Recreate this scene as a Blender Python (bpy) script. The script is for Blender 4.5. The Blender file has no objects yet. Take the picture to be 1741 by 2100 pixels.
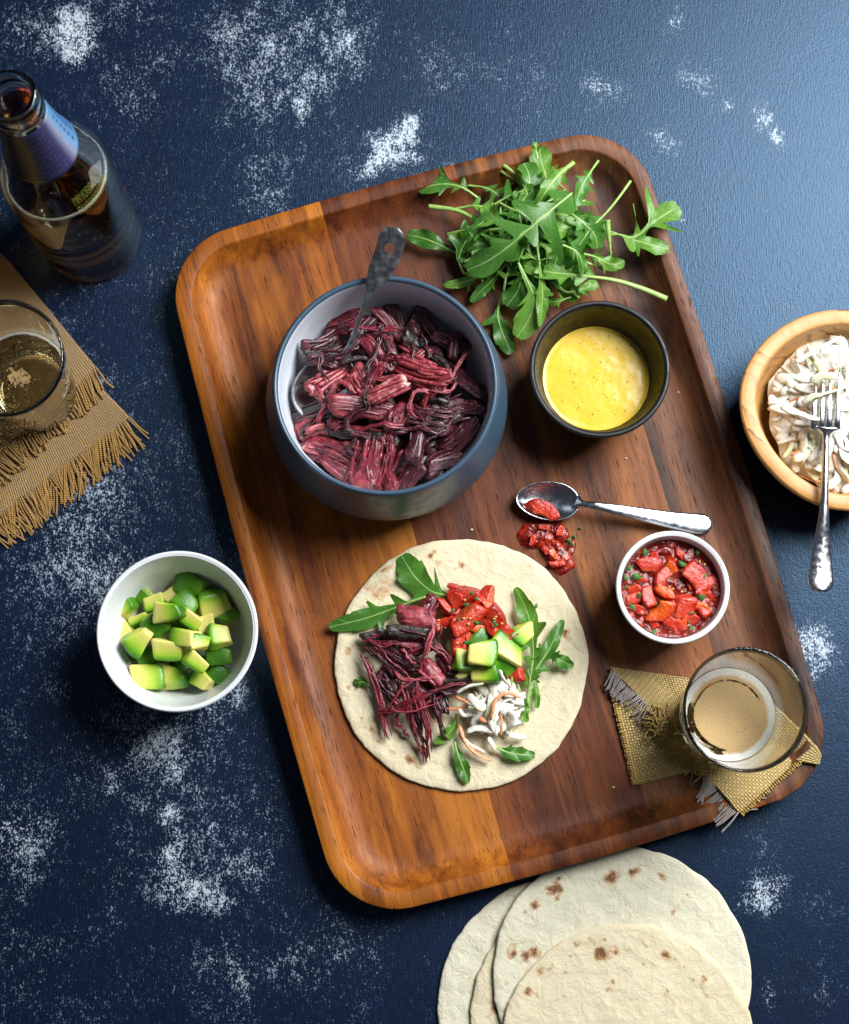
import bpy, bmesh, math, random
import numpy as np
from mathutils import Vector, Matrix

sc = bpy.context.scene
rnd = random.Random(7)
CM = 0.01

# ------------------------------------------------------------------ camera
FPX, TILT, DIST = 3600.0, math.radians(9.5), 112.5          # focal length in 2100-px frame heights, lean, distance (cm)
_F = np.array([0, math.sin(TILT), -math.cos(TILT)]); _U = np.array([0, math.cos(TILT), math.sin(TILT)])
_C = -DIST * _F
cam = bpy.data.cameras.new('camera'); co = bpy.data.objects.new('camera', cam)
sc.collection.objects.link(co); sc.camera = co
co.location = _C * CM; co.rotation_euler = (TILT, 0, 0)
cam.sensor_fit = 'VERTICAL'; cam.sensor_height = 36; cam.lens = 36 * FPX / 2100
cam.clip_start = 0.05; cam.clip_end = 50
cam.dof.use_dof = True; cam.dof.focus_distance = 1.085; cam.dof.aperture_fstop = 9.0

# ------------------------------------------------------------------ world, lamp, exposure
w = bpy.data.worlds.new('World'); sc.world = w; w.use_nodes = True
w.node_tree.nodes['Background'].inputs[0].default_value = (0.70, 0.82, 1.0, 1)
w.node_tree.nodes['Background'].inputs[1].default_value = 0.058
LAZ, LEL, LD = math.radians(36), math.radians(48), 1.35
la = bpy.data.lights.new('window_light', 'AREA'); lo = bpy.data.objects.new('window_light', la)
sc.collection.objects.link(lo)
la.shape = 'RECTANGLE'; la.size = 0.68; la.size_y = 0.82; la.energy = 41; la.color = (0.97, 0.985, 1.0)
ld = Vector((math.cos(LAZ) * math.cos(LEL), math.sin(LAZ) * math.cos(LEL), math.sin(LEL)))
lo.location = ld * LD; lo.rotation_euler = ld.to_track_quat('Z', 'Y').to_euler()
sc.view_settings.view_transform = 'Standard'; sc.view_settings.look = 'None'
sc.view_settings.exposure = 0; sc.view_settings.gamma = 1; sc.view_settings.use_curve_mapping = False
sc.render.engine = 'CYCLES'
sc.cycles.use_denoising = True
sc.cycles.max_bounces = 16; sc.cycles.transmission_bounces = 14; sc.cycles.transparent_max_bounces = 16
sc.cycles.glossy_bounces = 6; sc.cycles.diffuse_bounces = 3
sc.cycles.sample_clamp_indirect = 10; sc.cycles.blur_glossy = 0.6

# ------------------------------------------------------------------ measuring: a spot of the photograph at a real height -> centimetres
def at(px, py, z=0.0):
    d = _F + (px - 870.5) / FPX * np.array([1.0, 0, 0]) - (py - 1050) / FPX * _U
    return _C + d * ((z - _C[2]) / d[2])
def frame(x0, y0, s):
    return lambda x, y, z=0.0: at((x0 + x / s) / 1.436, (y0 + y / s) / 1.436, z)
ZB = frame(750, 640, 2.176); ZR = frame(1150, 400, 1.934); ZT = frame(950, 1560, 2.176)
ZS = frame(1480, 1380, 2.3527); ZG = frame(1750, 1850, 2.3213); ZW = frame(2150, 850, 2.2114)
ZA = frame(250, 1580, 3.1655); ZN = frame(0, 700, 2.1); ZK = frame(1250, 2450, 1.658)

# ------------------------------------------------------------------ noise
def _h(ix, iy, iz, s):
    n = (ix * 374761393 + iy * 668265263 + iz * 2147483647 + s * 1274126177) & 0xffffffff
    n = ((n ^ (n >> 13)) * 1274126177) & 0xffffffff
    n = ((n ^ (n >> 16)) * 2246822519) & 0xffffffff
    return ((n ^ (n >> 15)) & 0xffffff) / float(0xffffff)
def vn(p, seed=0):
    p = np.asarray(p, float)
    if p.shape[1] == 2: p = np.c_[p, np.zeros(len(p))]
    f = np.floor(p); t = p - f; i = f.astype(np.int64); t = t * t * (3 - 2 * t)
    r = 0
    for a in (0, 1):
        for b in (0, 1):
            for c in (0, 1):
                wgt = (t[:, 0] if a else 1 - t[:, 0]) * (t[:, 1] if b else 1 - t[:, 1]) * (t[:, 2] if c else 1 - t[:, 2])
                r = r + wgt * _h(i[:, 0] + a, i[:, 1] + b, i[:, 2] + c, seed)
    return r
def fbm(p, seed=0, oc=4):
    p = np.asarray(p, float); r = 0; a = 0.5; tot = 0
    for o in range(oc):
        r = r + a * vn(p * 2 ** o + 13.7 * o, seed + o); tot += a; a *= 0.5
    return r / tot
def sstep(a, b, x):
    t = np.clip((np.asarray(x, float) - a) / (b - a), 0, 1); return t * t * (3 - 2 * t)

# ------------------------------------------------------------------ objects
WL = {}
def link(o): sc.collection.objects.link(o)
def tag(o, label=None, cat=None, group=None, kind=None):
    if label: o['label'] = label
    if cat: o['category'] = cat
    if group: o['group'] = group
    if kind: o['kind'] = kind
    return o
def thing(name, label, cat, loc, group=None):
    o = bpy.data.objects.new(name, None); link(o)
    o.empty_display_size = 0.01
    loc = np.asarray(loc, float); o.location = loc * CM; WL[o.name] = loc
    return tag(o, label, cat, group)
def mesh(name, v, f, mat, parent=None, attrs=None, smooth=True):
    """one mesh object from world-space centimetres; origin at its own foot"""
    v = np.asarray(v, float)
    org = np.array([v[:, 0].mean(), v[:, 1].mean(), v[:, 2].min()])
    m = bpy.data.meshes.new(name)
    m.from_pydata(((v - org) * CM).tolist(), [], f)
    if smooth: m.polygons.foreach_set('use_smooth', [True] * len(m.polygons))
    for k, a in (attrs or {}).items():
        m.attributes.new(k, 'FLOAT', 'POINT').data.foreach_set('value', np.asarray(a, np.float32))
    for mm in (mat if isinstance(mat, (list, tuple)) else [mat]): m.materials.append(mm)
    o = bpy.data.objects.new(name, m); link(o)
    WL[o.name] = org
    if parent:
        o.parent = parent; o.location = (org - WL[parent.name]) * CM
    else:
        o.location = org * CM
    m.update()
    return o
def catmull(pts, n):
    p = np.asarray(pts, float)
    if len(p) == 2: return p[0] + (p[1] - p[0]) * np.linspace(0, 1, n)[:, None]
    P = np.vstack([2 * p[0] - p[1], p, 2 * p[-1] - p[-2]])
    t = np.linspace(0, len(p) - 1 - 1e-9, n); i = t.astype(int); u = (t - i)[:, None]
    a, b, c, d = P[i], P[i + 1], P[i + 2], P[i + 3]
    return 0.5 * (2 * b + (c - a) * u + (2 * a - 5 * b + 4 * c - d) * u ** 2 + (3 * b - a - 3 * c + d) * u ** 3)
def curve1(pts, x):
    xs, ys = zip(*pts); return np.interp(x, xs, ys)
def gridfaces(m, n, wrap=False, off=0, flip=False):
    f = []
    for i in range(m - 1):
        for j in range(n if wrap else n - 1):
            a = off + i * n + j; b = off + i * n + (j + 1) % n
            q = (a, b, b + n, a + n); f.append(q[::-1] if flip else q)
    return f
def lathe(prof, n=96, centre=(0, 0), z0=0.0, dense=3):
    pr = np.asarray(prof, float)
    th = np.linspace(0, 2 * np.pi, n, endpoint=False)
    v = np.array([(centre[0] + r * math.cos(t), centre[1] + r * math.sin(t), z0 + z) for r, z in pr for t in th])
    return v, gridfaces(len(pr), n, True)
def smoothprof(pts, per=5):
    return catmull(pts, (len(pts) - 1) * per + 1)
def disc_cap(f, start, n, centre_idx, flip=False):
    for j in range(n):
        t = (centre_idx, start + j, start + (j + 1) % n); f.append(t[::-1] if flip else t)
def frames(path, up=(0, 0, 1)):
    T = np.gradient(path, axis=0); T /= np.linalg.norm(T, axis=1)[:, None] + 1e-12
    up = np.asarray(up, float)
    S = np.cross(up[None, :] if up.ndim == 1 else up, T); S /= np.linalg.norm(S, axis=1)[:, None] + 1e-12
    N = np.cross(T, S); return T, S, N
def tube(path, ra, rb=None, n=8, up=(0, 0, 1), roll=0.0):
    path = np.asarray(path, float); M = len(path)
    ra = np.broadcast_to(np.asarray(ra, float), (M,)); rb = ra if rb is None else np.broadcast_to(np.asarray(rb, float), (M,))
    T, S, N = frames(path, up)
    th = np.linspace(0, 2 * np.pi, n, endpoint=False)
    roll = np.broadcast_to(np.asarray(roll, float), (M,))[:, None]
    c, s = np.cos(roll), np.sin(roll); S2 = S * c + N * s; N2 = N * c - S * s
    v = (path[:, None, :] + S2[:, None, :] * (np.cos(th)[None, :, None] * ra[:, None, None]) + N2[:, None, :] * (np.sin(th)[None, :, None] * rb[:, None, None])).reshape(-1, 3)
    f = gridfaces(M, n, True)
    v = np.vstack([v, path[0], path[-1]])
    disc_cap(f, 0, n, M * n, True); disc_cap(f, (M - 1) * n, n, M * n + 1)
    return v, f
class Bag:
    def __init__(s): s.v = []; s.f = []; s.n = 0; s.a = {}
    def add(s, v, f, **attrs):
        s.v.append(np.asarray(v)); s.f += [tuple(i + s.n for i in q) for q in f]; s.n += len(v)
        for k, a in attrs.items(): s.a.setdefault(k, []).append(np.broadcast_to(np.asarray(a, float), (len(v),)))
    def out(s): return np.vstack(s.v), s.f, {k: np.concatenate(a) for k, a in s.a.items()}

# ------------------------------------------------------------------ materials
class NT:
    def __init__(s, name):
        s.m = bpy.data.materials.new(name); s.m.use_nodes = True; s.t = s.m.node_tree
        s.b = s.t.nodes['Principled BSDF']; s.o = s.t.nodes['Material Output']
    def n(s, kind, **kw):
        x = s.t.nodes.new(kind)
        for k, v in kw.items(): setattr(x, k, v)
        return x
    def put(s, sock, v):
        if isinstance(v, bpy.types.NodeSocket): s.t.links.new(v, sock)
        elif v is not None:
            if hasattr(sock.default_value, '__len__') and len(sock.default_value) == 4 and hasattr(v, '__len__') and len(v) == 3: v = (*v, 1)
            sock.default_value = v
    def coord(s, scale=(1, 1, 1), rot=(0, 0, 0), kind='Object'):
        c = s.n('ShaderNodeTexCoord'); mp = s.n('ShaderNodeMapping')
        s.t.links.new(c.outputs[kind], mp.inputs[0]); mp.inputs['Scale'].default_value = scale; mp.inputs['Rotation'].default_value = rot
        return mp.outputs[0]
    def attr(s, name): return s.n('ShaderNodeAttribute', attribute_name=name).outputs['Fac']
    def rand(s): return s.n('ShaderNodeObjectInfo').outputs['Random']
    def xyz(s, x, y, z=0.0):
        c = s.n('ShaderNodeCombineXYZ'); s.put(c.inputs[0], x); s.put(c.inputs[1], y); s.put(c.inputs[2], z); return c.outputs[0]
    def noise(s, vec, scale=1, detail=3, rough=0.55, dist=0.0, w=None):
        x = s.n('ShaderNodeTexNoise')
        if w is not None: x.noise_dimensions = '4D'; s.put(x.inputs['W'], w)
        s.put(x.inputs['Vector'], vec); x.inputs['Scale'].default_value = scale; x.inputs['Detail'].default_value = detail
        x.inputs['Roughness'].default_value = rough; x.inputs['Distortion'].default_value = dist
        return x.outputs['Fac']
    def vor(s, vec, scale, feature='F1', out='Distance'):
        x = s.n('ShaderNodeTexVoronoi', feature=feature); s.put(x.inputs['Vector'], vec); x.inputs['Scale'].default_value = scale
        return x.outputs[out]
    def ramp(s, fac, *stops, interp='LINEAR'):
        x = s.n('ShaderNodeValToRGB'); x.color_ramp.interpolation = interp; s.put(x.inputs[0], fac)
        e = x.color_ramp.elements
        while len(e) < len(stops): e.new(0.5)
        for k, (p, c) in enumerate(stops):
            e[k].position = p; e[k].color = (c, c, c, 1) if not hasattr(c, '__len__') else (*c[:3], 1)
        return x.outputs[0]
    def mix(s, fac, a, b, blend='MIX'):
        x = s.n('ShaderNodeMix', data_type='RGBA', blend_type=blend)
        s.put(x.inputs[0], fac); s.put(x.inputs[6], a); s.put(x.inputs[7], b); return x.outputs[2]
    def math(s, op, a, b=0.0, c=None, clamp=False):
        x = s.n('ShaderNodeMath', operation=op, use_clamp=clamp); s.put(x.inputs[0], a); s.put(x.inputs[1], b)
        if c is not None: s.put(x.inputs[2], c)
        return x.outputs[0]
    def remap(s, v, a, b, c=0.0, d=1.0, smooth=False):
        x = s.n('ShaderNodeMapRange'); x.interpolation_type = 'SMOOTHSTEP' if smooth else 'LINEAR'
        s.put(x.inputs[0], v); s.put(x.inputs[1], a); s.put(x.inputs[2], b); s.put(x.inputs[3], c); s.put(x.inputs[4], d); return x.outputs[0]
    def bump(s, h, dist=0.001, strength=1.0, normal=None):
        x = s.n('ShaderNodeBump'); s.put(x.inputs['Height'], h); x.inputs['Distance'].default_value = dist; s.put(x.inputs['Strength'], strength)
        if normal is not None: s.put(x.inputs['Normal'], normal)
        return x.outputs[0]
    def set(s, **kw):
        names = dict(color='Base Color', rough='Roughness', metal='Metallic', normal='Normal', spec='Specular IOR Level', trans='Transmission Weight', ior='IOR',
                     sss='Subsurface Weight', sssr='Subsurface Radius', ssss='Subsurface Scale', coat='Coat Weight', coatr='Coat Roughness', alpha='Alpha', sheen='Sheen Weight', aniso='Anisotropic')
        for k, v in kw.items(): s.put(s.b.inputs[names[k]], v)
        return s
    def translucent(s, fac, color, normal=None):
        t = s.n('ShaderNodeBsdfTranslucent'); s.put(t.inputs[0], color)
        m = s.n('ShaderNodeMixShader'); s.put(m.inputs[0], fac)
        s.t.links.new(s.b.outputs[0], m.inputs[1]); s.t.links.new(t.outputs[0], m.inputs[2]); s.t.links.new(m.outputs[0], s.o.inputs[0])
        return s

def srgb(r, g, b):
    f = lambda c: (c / 255 / 12.92) if c / 255 <= 0.04045 else ((c / 255 + 0.055) / 1.055) ** 2.4
    return (f(r), f(g), f(b))

def mat_table():
    t = NT('painted_board')
    c = t.coord((1, 0.75, 1)); wear = t.attr('wear')
    fine = t.noise(c, 1050, 2, 0.6); mid = t.noise(c, 230, 4, 0.6); big = t.noise(c, 60, 5, 0.62)
    grain = t.noise(t.coord((1, 0.10, 1)), 1300, 2)
    sp = t.math('ADD', t.math('MULTIPLY', fine, 0.60), t.math('ADD', t.math('MULTIPLY', mid, 0.26), t.math('MULTIPLY', grain, 0.14)))
    sp = t.math('ADD', sp, t.math('MULTIPLY', t.math('SUBTRACT', big, 0.5), 0.22))
    thr = t.remap(wear, 0.0, 1.2, 0.625, 0.425)
    mask = t.remap(sp, thr, t.math('ADD', thr, 0.13), 0, 1, True)
    blue = t.mix(t.noise(c, 18, 4), srgb(7, 13, 28), srgb(14, 25, 52))
    blue = t.mix(t.math('MULTIPLY', t.remap(grain, 0.5, 0.75), 0.3), blue, srgb(34, 54, 92))
    col = t.mix(t.math('MULTIPLY', mask, t.remap(wear, 0.1, 0.9, 0.55, 0.92)), blue, t.mix(t.math('ADD', t.math('MULTIPLY', wear, 0.75), t.math('MULTIPLY', t.math('SUBTRACT', mid, 0.5), 0.5), clamp=True), srgb(92, 116, 146), srgb(206, 218, 226)))
    h = t.math('ADD', t.math('MULTIPLY', grain, 0.55), t.math('ADD', t.math('MULTIPLY', fine, 0.6), t.math('MULTIPLY', mask, 0.12)))
    t.set(color=col, rough=t.remap(mask, 0, 1, 0.36, 0.7), spec=0.6, normal=t.bump(h, 0.0006, 0.5)); t.b.inputs['Specular Tint'].default_value = (0.42, 0.70, 1.0, 1)
    return t.m
def mat_wood(name, dark, mid, light, wscale=1.0, streak=None, rough=0.46):
    t = NT(name)
    c = t.coord((1, 0.06, 1)); r = t.rand()
    warp = t.noise(t.coord((1, 0.25, 1)), 22, 2, w=t.math('MULTIPLY', r, 9))
    base = t.noise(c, 95 * wscale, 5, 0.6, 1.2, w=t.math('MULTIPLY', r, 31))
    broad = t.noise(t.coord((1, 0.12, 1)), 26, 3, 0.5, 0.8, w=t.math('MULTIPLY', r, 17))
    k = t.math('ADD', t.math('MULTIPLY', base, 0.55), t.math('MULTIPLY', broad, 0.6))
    col = t.ramp(k, (0.42, dark), (0.56, mid), (0.70, light))
    if streak:
        st = t.remap(t.noise(t.coord((1, 0.05, 1)), 34, 2, 0.5, 1.5, w=t.math('MULTIPLY', r, 53)), 0.52, 0.64, 0, 0.9, True)
        col = t.mix(st, col, streak)
    pores = t.noise(t.coord((1, 0.06, 0.3)), 1500, 2, 0.5)
    pm = t.remap(pores, 0.57, 0.68, 0, 1, True)
    fig = t.noise(t.coord((1, 0.5, 1)), 60, 3)
    col = t.mix(t.math('MULTIPLY', pm, 0.6), col, tuple(x * 0.22 for x in dark))
    col = t.mix(t.remap(fig, 0.4, 0.75, 0, 0.35), col, light)
    t.set(color=col, rough=t.remap(t.noise(c, 300, 3), 0.3, 0.7, rough - 0.04, rough + 0.12), spec=t.remap(pm, 0, 1, 0.32, 0.08),
          normal=t.bump(t.math('SUBTRACT', t.math('MULTIPLY', base, 0.3), pm), 0.00012, 0.4))
    return t.m
def mat_glaze(name, col, rough=0.18, var=0.06, speck=None, spec=0.5, bump=0.0):
    t = NT(name); c = t.coord()
    cc = t.mix(t.noise(c, 60, 4), tuple(x * (1 - var) for x in col), tuple(min(1, x * (1 + var)) for x in col))
    if speck: cc = t.mix(t.remap(t.noise(c, 1500, 2), 0.70, 0.76, 0, 0.5), cc, speck)
    t.set(color=cc, rough=t.remap(t.noise(c, 180, 4), 0.3, 0.7, rough * 0.8, rough * 1.35), spec=spec, normal=t.bump(t.noise(c, 35, 3), 0.0008, 0.25 + bump))
    return t.m
def mat_leaf(name, dark, light):
    t = NT(name); u, v = t.attr('u'), t.attr('v'); r = t.rand()
    av = t.math('ABSOLUTE', v)
    c = t.coord()
    blotch = t.noise(c, 220, 3)
    vein = t.math('SINE', t.math('ADD', t.math('MULTIPLY', t.math('ADD', u, t.math('MULTIPLY', t.noise(t.coord(), 120, 2), 0.12)), 38.0), t.math('MULTIPLY', av, -5.0)))
    vm = t.math('MULTIPLY', t.remap(vein, 0.90, 1.0, 0, 0.4, True), t.remap(t.noise(c, 90, 2), 0.4, 0.6))
    net = t.remap(t.vor(c, 700, 'DISTANCE_TO_EDGE'), 0.0, 0.08, 0.25, 0)
    col = t.mix(t.math('ADD', t.math('MULTIPLY', blotch, 0.55), t.math('MULTIPLY', r, 0.5), clamp=True), dark, light)
    lite = tuple(min(1, x * 1.9 + 0.02) for x in light)
    col = t.mix(t.math('MAXIMUM', vm, net), col, lite)
    rib = t.remap(av, 0.0, 0.09, 0.85, 0, True)
    col = t.mix(rib, col, srgb(186, 208, 150))
    h = t.math('ADD', t.math('MULTIPLY', t.noise(c, 500, 3), 0.6), t.math('MULTIPLY', vm, -0.8))
    nr = t.bump(h, 0.0006, 0.6)
    t.set(color=col, rough=0.36, spec=0.45, normal=nr)
    t.translucent(0.28, t.mix(0.5, col, srgb(120, 190, 40)))
    return t.m
def mat_stem():
    t = NT('leaf_stem'); c = t.coord()
    t.set(color=t.mix(t.noise(c, 300, 3), srgb(110, 150, 60), srgb(178, 205, 120)), rough=0.35, spec=0.5, sss=0.15, ssss=0.002, sssr=(0.5, 1, 0.2), normal=t.bump(t.noise(c, 900, 2), 0.0002, 0.4))
    return t.m
def mat_meat(name, dark, mid, light, wet=0.33):
    t = NT(name); fu, fv, bark = t.attr('fu'), t.attr('fv'), t.attr('bark'); r = t.rand(); fat = t.attr('fat')
    c = t.coord(); w9 = t.math('MULTIPLY', r, 40)
    fib = t.noise(t.xyz(t.math('MULTIPLY', fu, 1.8), t.math('MULTIPLY', fv, 9.0), r), 1.0, 4, 0.62, 1.4, w=w9)
    blot = t.noise(c, 110, 4, 0.6, 0.5, w=w9)
    k = t.math('ADD', t.math('MULTIPLY', fib, 0.6), t.math('MULTIPLY', blot, 0.5))
    col = t.ramp(k, (0.38, dark), (0.55, mid), (0.74, light))
    fl = t.remap(t.noise(c, 420, 4, 0.6), 0.60, 0.70, 0, 0.45, True)
    col = t.mix(fl, col, srgb(196, 120, 110))
    fm = t.remap(t.math('ADD', fat, t.math('SUBTRACT', blot, 0.5)), 0.45, 0.7, 0, 0.9, True)
    col = t.mix(fm, col, t.mix(fib, srgb(196, 140, 120), srgb(232, 206, 188)))
    bm_ = t.remap(t.math('ADD', bark, t.math('MULTIPLY', t.math('SUBTRACT', t.noise(c, 260, 4), 0.5), 0.9)), 0.42, 0.62, 0, 1, True)
    crust = t.mix(t.noise(c, 800, 3), srgb(8, 6, 7), srgb(44, 24, 18))
    col = t.mix(bm_, col, crust)
    h = t.math('ADD', t.math('MULTIPLY', fib, 0.8), t.math('ADD', t.math('MULTIPLY', t.noise(c, 700, 4, 0.65), 0.5), t.math('MULTIPLY', t.math('MULTIPLY', bm_, t.noise(c, 900, 4)), 0.8)))
    t.set(color=col, rough=t.remap(t.noise(c, 380, 3), 0.35, 0.65, wet - 0.1, wet + 0.22), spec=0.55, sss=0.12, ssss=0.003, sssr=(1.0, 0.2, 0.15), coat=0.35, coatr=0.22, normal=t.bump(h, 0.0012, 0.6))
    return t.m
def mat_avocado():
    t = NT('avocado_flesh'); g = t.attr('g'); c = t.coord(); r = t.rand()
    k = t.math('ADD', g, t.math('MULTIPLY', t.math('SUBTRACT', t.noise(c, 120, 3), 0.5), 0.22))
    col = t.ramp(k, (0.0, srgb(52, 108, 16)), (0.18, srgb(110, 168, 32)), (0.40, srgb(172, 200, 64)), (0.62, srgb(206, 206, 98)), (0.95, srgb(222, 212, 122)))
    pit = t.remap(t.vor(c, 330), 0.0, 0.16, 0.35, 0)
    col = t.mix(pit, col, srgb(110, 130, 40))
    h = t.math('ADD', t.noise(c, 90, 3), t.math('MULTIPLY', t.noise(c, 900, 3), 0.25))
    t.set(color=col, rough=0.34, spec=0.5, sss=0.2, ssss=0.004, sssr=(1, 0.9, 0.2), normal=t.bump(h, 0.0014, 0.5))
    return t.m
def mat_tomato(name='tomato_flesh', skin=(160, 20, 10), flesh=(192, 52, 28), core=(216, 104, 64)):
    t = NT(name); c = t.coord(); g = t.attr('g'); r = t.rand()
    n = t.noise(c, 190, 4, 0.6, 0.6, w=t.math('MULTIPLY', r, 20))
    k = t.math('ADD', t.math('MULTIPLY', t.math('SUBTRACT', n, 0.5), 0.7), t.math('ADD', t.math('MULTIPLY', g, 0.75), t.math('MULTIPLY', r, 0.12)))
    col = t.ramp(k, (0.08, srgb(*skin)), (0.34, srgb(*flesh)), (0.62, srgb(*flesh)), (0.95, srgb(*core)))
    dk = t.remap(t.noise(c, 420, 3), 0.56, 0.7, 0, 0.5, True); col = t.mix(dk, col, srgb(116, 8, 4))
    col = t.mix(t.remap(t.noise(c, 600, 2), 0.68, 0.75, 0, 0.45), col, srgb(230, 150, 90))
    t.set(color=col, rough=t.remap(t.noise(c, 300, 2), 0.35, 0.65, 0.16, 0.36), spec=0.5, coat=0.12, coatr=0.2, sss=0.15, ssss=0.003, sssr=(1, 0.15, 0.08), normal=t.bump(t.noise(c, 330, 4, 0.6), 0.0022, 0.55))
    return t.m
def mat_salsa():
    t = NT('salsa_sauce'); c = t.coord()
    n = t.noise(c, 170, 5, 0.6, 0.8)
    col = t.ramp(n, (0.3, srgb(60, 8, 6)), (0.5, srgb(118, 20, 11)), (0.68, srgb(178, 56, 26)), (0.85, srgb(212, 104, 48)))
    t.set(color=col, rough=0.2, spec=0.5, sss=0.25, ssss=0.004, sssr=(1, 0.2, 0.1), normal=t.bump(t.noise(c, 220, 4), 0.0028, 0.5))
    return t.m
def mat_sauce():
    t = NT('mustard_sauce'); c = t.coord()
    col = t.mix(t.noise(c, 45, 3), srgb(212, 170, 28), srgb(230, 198, 72))
    sp = t.remap(t.math('ADD', t.vor(c, 430), t.math('MULTIPLY', t.math('SUBTRACT', t.noise(c, 260, 2), 0.5), 0.8)), 0.07, 0.19, 1, 0, True)
    col = t.mix(t.math('MULTIPLY', sp, 0.85), col, srgb(96, 52, 14))
    h = t.math('ADD', t.noise(c, 40, 3, 0.5, 0.8), t.math('MULTIPLY', sp, 0.06))
    t.set(color=col, rough=0.24, spec=0.4, sss=0.2, ssss=0.004, sssr=(1, 0.7, 0.1), normal=t.bump(h, 0.003, 0.12))
    return t.m
def mat_tortilla(name, a, b):
    t = NT(name); c = t.coord(); toast = t.attr('toast')
    n = t.noise(c, 70, 5, 0.6)
    col = t.mix(n, a, b)
    fine = t.noise(c, 480, 4, 0.65, 0.5)
    k = t.math('MULTIPLY', toast, t.math('ADD', 0.35, t.math('MULTIPLY', fine, 1.35)))
    col = t.mix(t.remap(k, 0.30, 0.75, 0, 0.75, True), col, srgb(176, 124, 66))
    col = t.mix(t.remap(k, 0.66, 0.98, 0, 0.85, True), col, srgb(92, 54, 26))
    frk = t.remap(t.noise(c, 900, 2), 0.73, 0.78, 0, 0.4)
    col = t.mix(frk, col, srgb(140, 104, 66))
    h = t.math('ADD', t.math('MULTIPLY', t.noise(c, 120, 4, 0.55, 0.6), 1.0), t.math('MULTIPLY', t.noise(c, 700, 3), 0.22))
    t.set(color=col, rough=0.68, spec=0.3, sss=0.1, ssss=0.003, sssr=(1, 0.7, 0.4), normal=t.bump(h, 0.0022, 0.6))
    return t.m
def mat_cloth(name, warp, weft, pitch=7.0, alt=None):
    t = NT(name); u = t.math('MULTIPLY', t.attr('u'), pitch); v = t.math('MULTIPLY', t.attr('v'), pitch)
    jit = t.noise(t.xyz(t.math('MULTIPLY', u, 0.15), t.math('MULTIPLY', v, 0.15)), 1.0, 3)
    u = t.math('ADD', u, t.math('MULTIPLY', jit, 1.6)); v = t.math('ADD', v, t.math('MULTIPLY', jit, 1.2))
    par = t.math('GREATER_THAN', t.math('MULTIPLY', t.math('SINE', t.math('MULTIPLY', u, math.pi)), t.math('SINE', t.math('MULTIPLY', v, math.pi))), 0.0)
    au = t.math('ABSOLUTE', t.math('SINE', t.math('MULTIPLY', u, math.pi))); av = t.math('ABSOLUTE', t.math('SINE', t.math('MULTIPLY', v, math.pi)))
    h = t.math('MULTIPLY', t.math('POWER', au, 0.6), t.math('POWER', av, 0.6))
    tu = t.noise(t.xyz(t.math('FLOOR', u), t.math('MULTIPLY', v, 0.3)), 1.7, 2); tv = t.noise(t.xyz(t.math('MULTIPLY', u, 0.3), t.math('FLOOR', v)), 1.7, 2)
    cw = t.mix(tu, tuple(x * 0.7 for x in warp), tuple(min(1, x * 1.35) for x in warp)); cf = t.mix(tv, tuple(x * 0.7 for x in weft), tuple(min(1, x * 1.35) for x in weft))
    col = t.mix(par, cw, cf)
    col = t.mix(t.remap(h, 0.0, 0.45, 0.78, 0), col, tuple(x * 0.12 for x in warp))
    t.set(color=col, rough=0.85, spec=0.2, sheen=0.2, normal=t.bump(h, 0.0008, 0.9))
    return t.m
def mat_thread(name, a, b):
    t = NT(name); fu = t.attr('fu'); fv = t.attr('fv')
    tw = t.math('SINE', t.math('ADD', t.math('MULTIPLY', fu, 60.0), t.math('MULTIPLY', fv, 6.28)))
    col = t.mix(t.remap(tw, -1, 1), a, b)
    t.set(color=col, rough=0.85, spec=0.2, sheen=0.2, normal=t.bump(tw, 0.0004, 0.8))
    return t.m
def mat_metal(name, col, rough, hammered=False, smear=False):
    t = NT(name); c = t.coord()
    rr = t.remap(t.noise(c, 240, 4), 0.3, 0.7, rough * 0.7, rough * 1.5)
    h = t.noise(t.coord((1, 1, 1)), 120, 2)
    nr = t.bump(h, 0.0005, 0.2)
    if hammered: nr = t.bump(t.math('MULTIPLY', t.vor(c, 300, 'SMOOTH_F1'), t.attr('ham')), 0.0007, 0.45)
    cc = t.mix(t.remap(t.noise(c, 350, 4), 0.45, 0.7, 0, 0.25), col, tuple(x * 0.7 for x in col))
    t.set(color=cc, metal=1.0, rough=rr, normal=nr)
    return t.m
def mat_glass(name, col=(0.97, 0.985, 0.97)):
    t = NT(name); t.set(color=col, rough=0.0, trans=1.0, ior=1.47, normal=t.bump(t.noise(t.coord(), 45, 2), 0.0008, 0.12)); return t.m
def mat_liquid(name, col, density):
    t = NT(name); t.set(color=(0.99, 0.985, 0.96), rough=0.0, trans=1.0, ior=1.34)
    a = t.n('ShaderNodeVolumeAbsorption'); a.inputs[0].default_value = (*col, 1); a.inputs[1].default_value = density
    t.t.links.new(a.outputs[0], t.o.inputs['Volume']); return t.m
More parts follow.
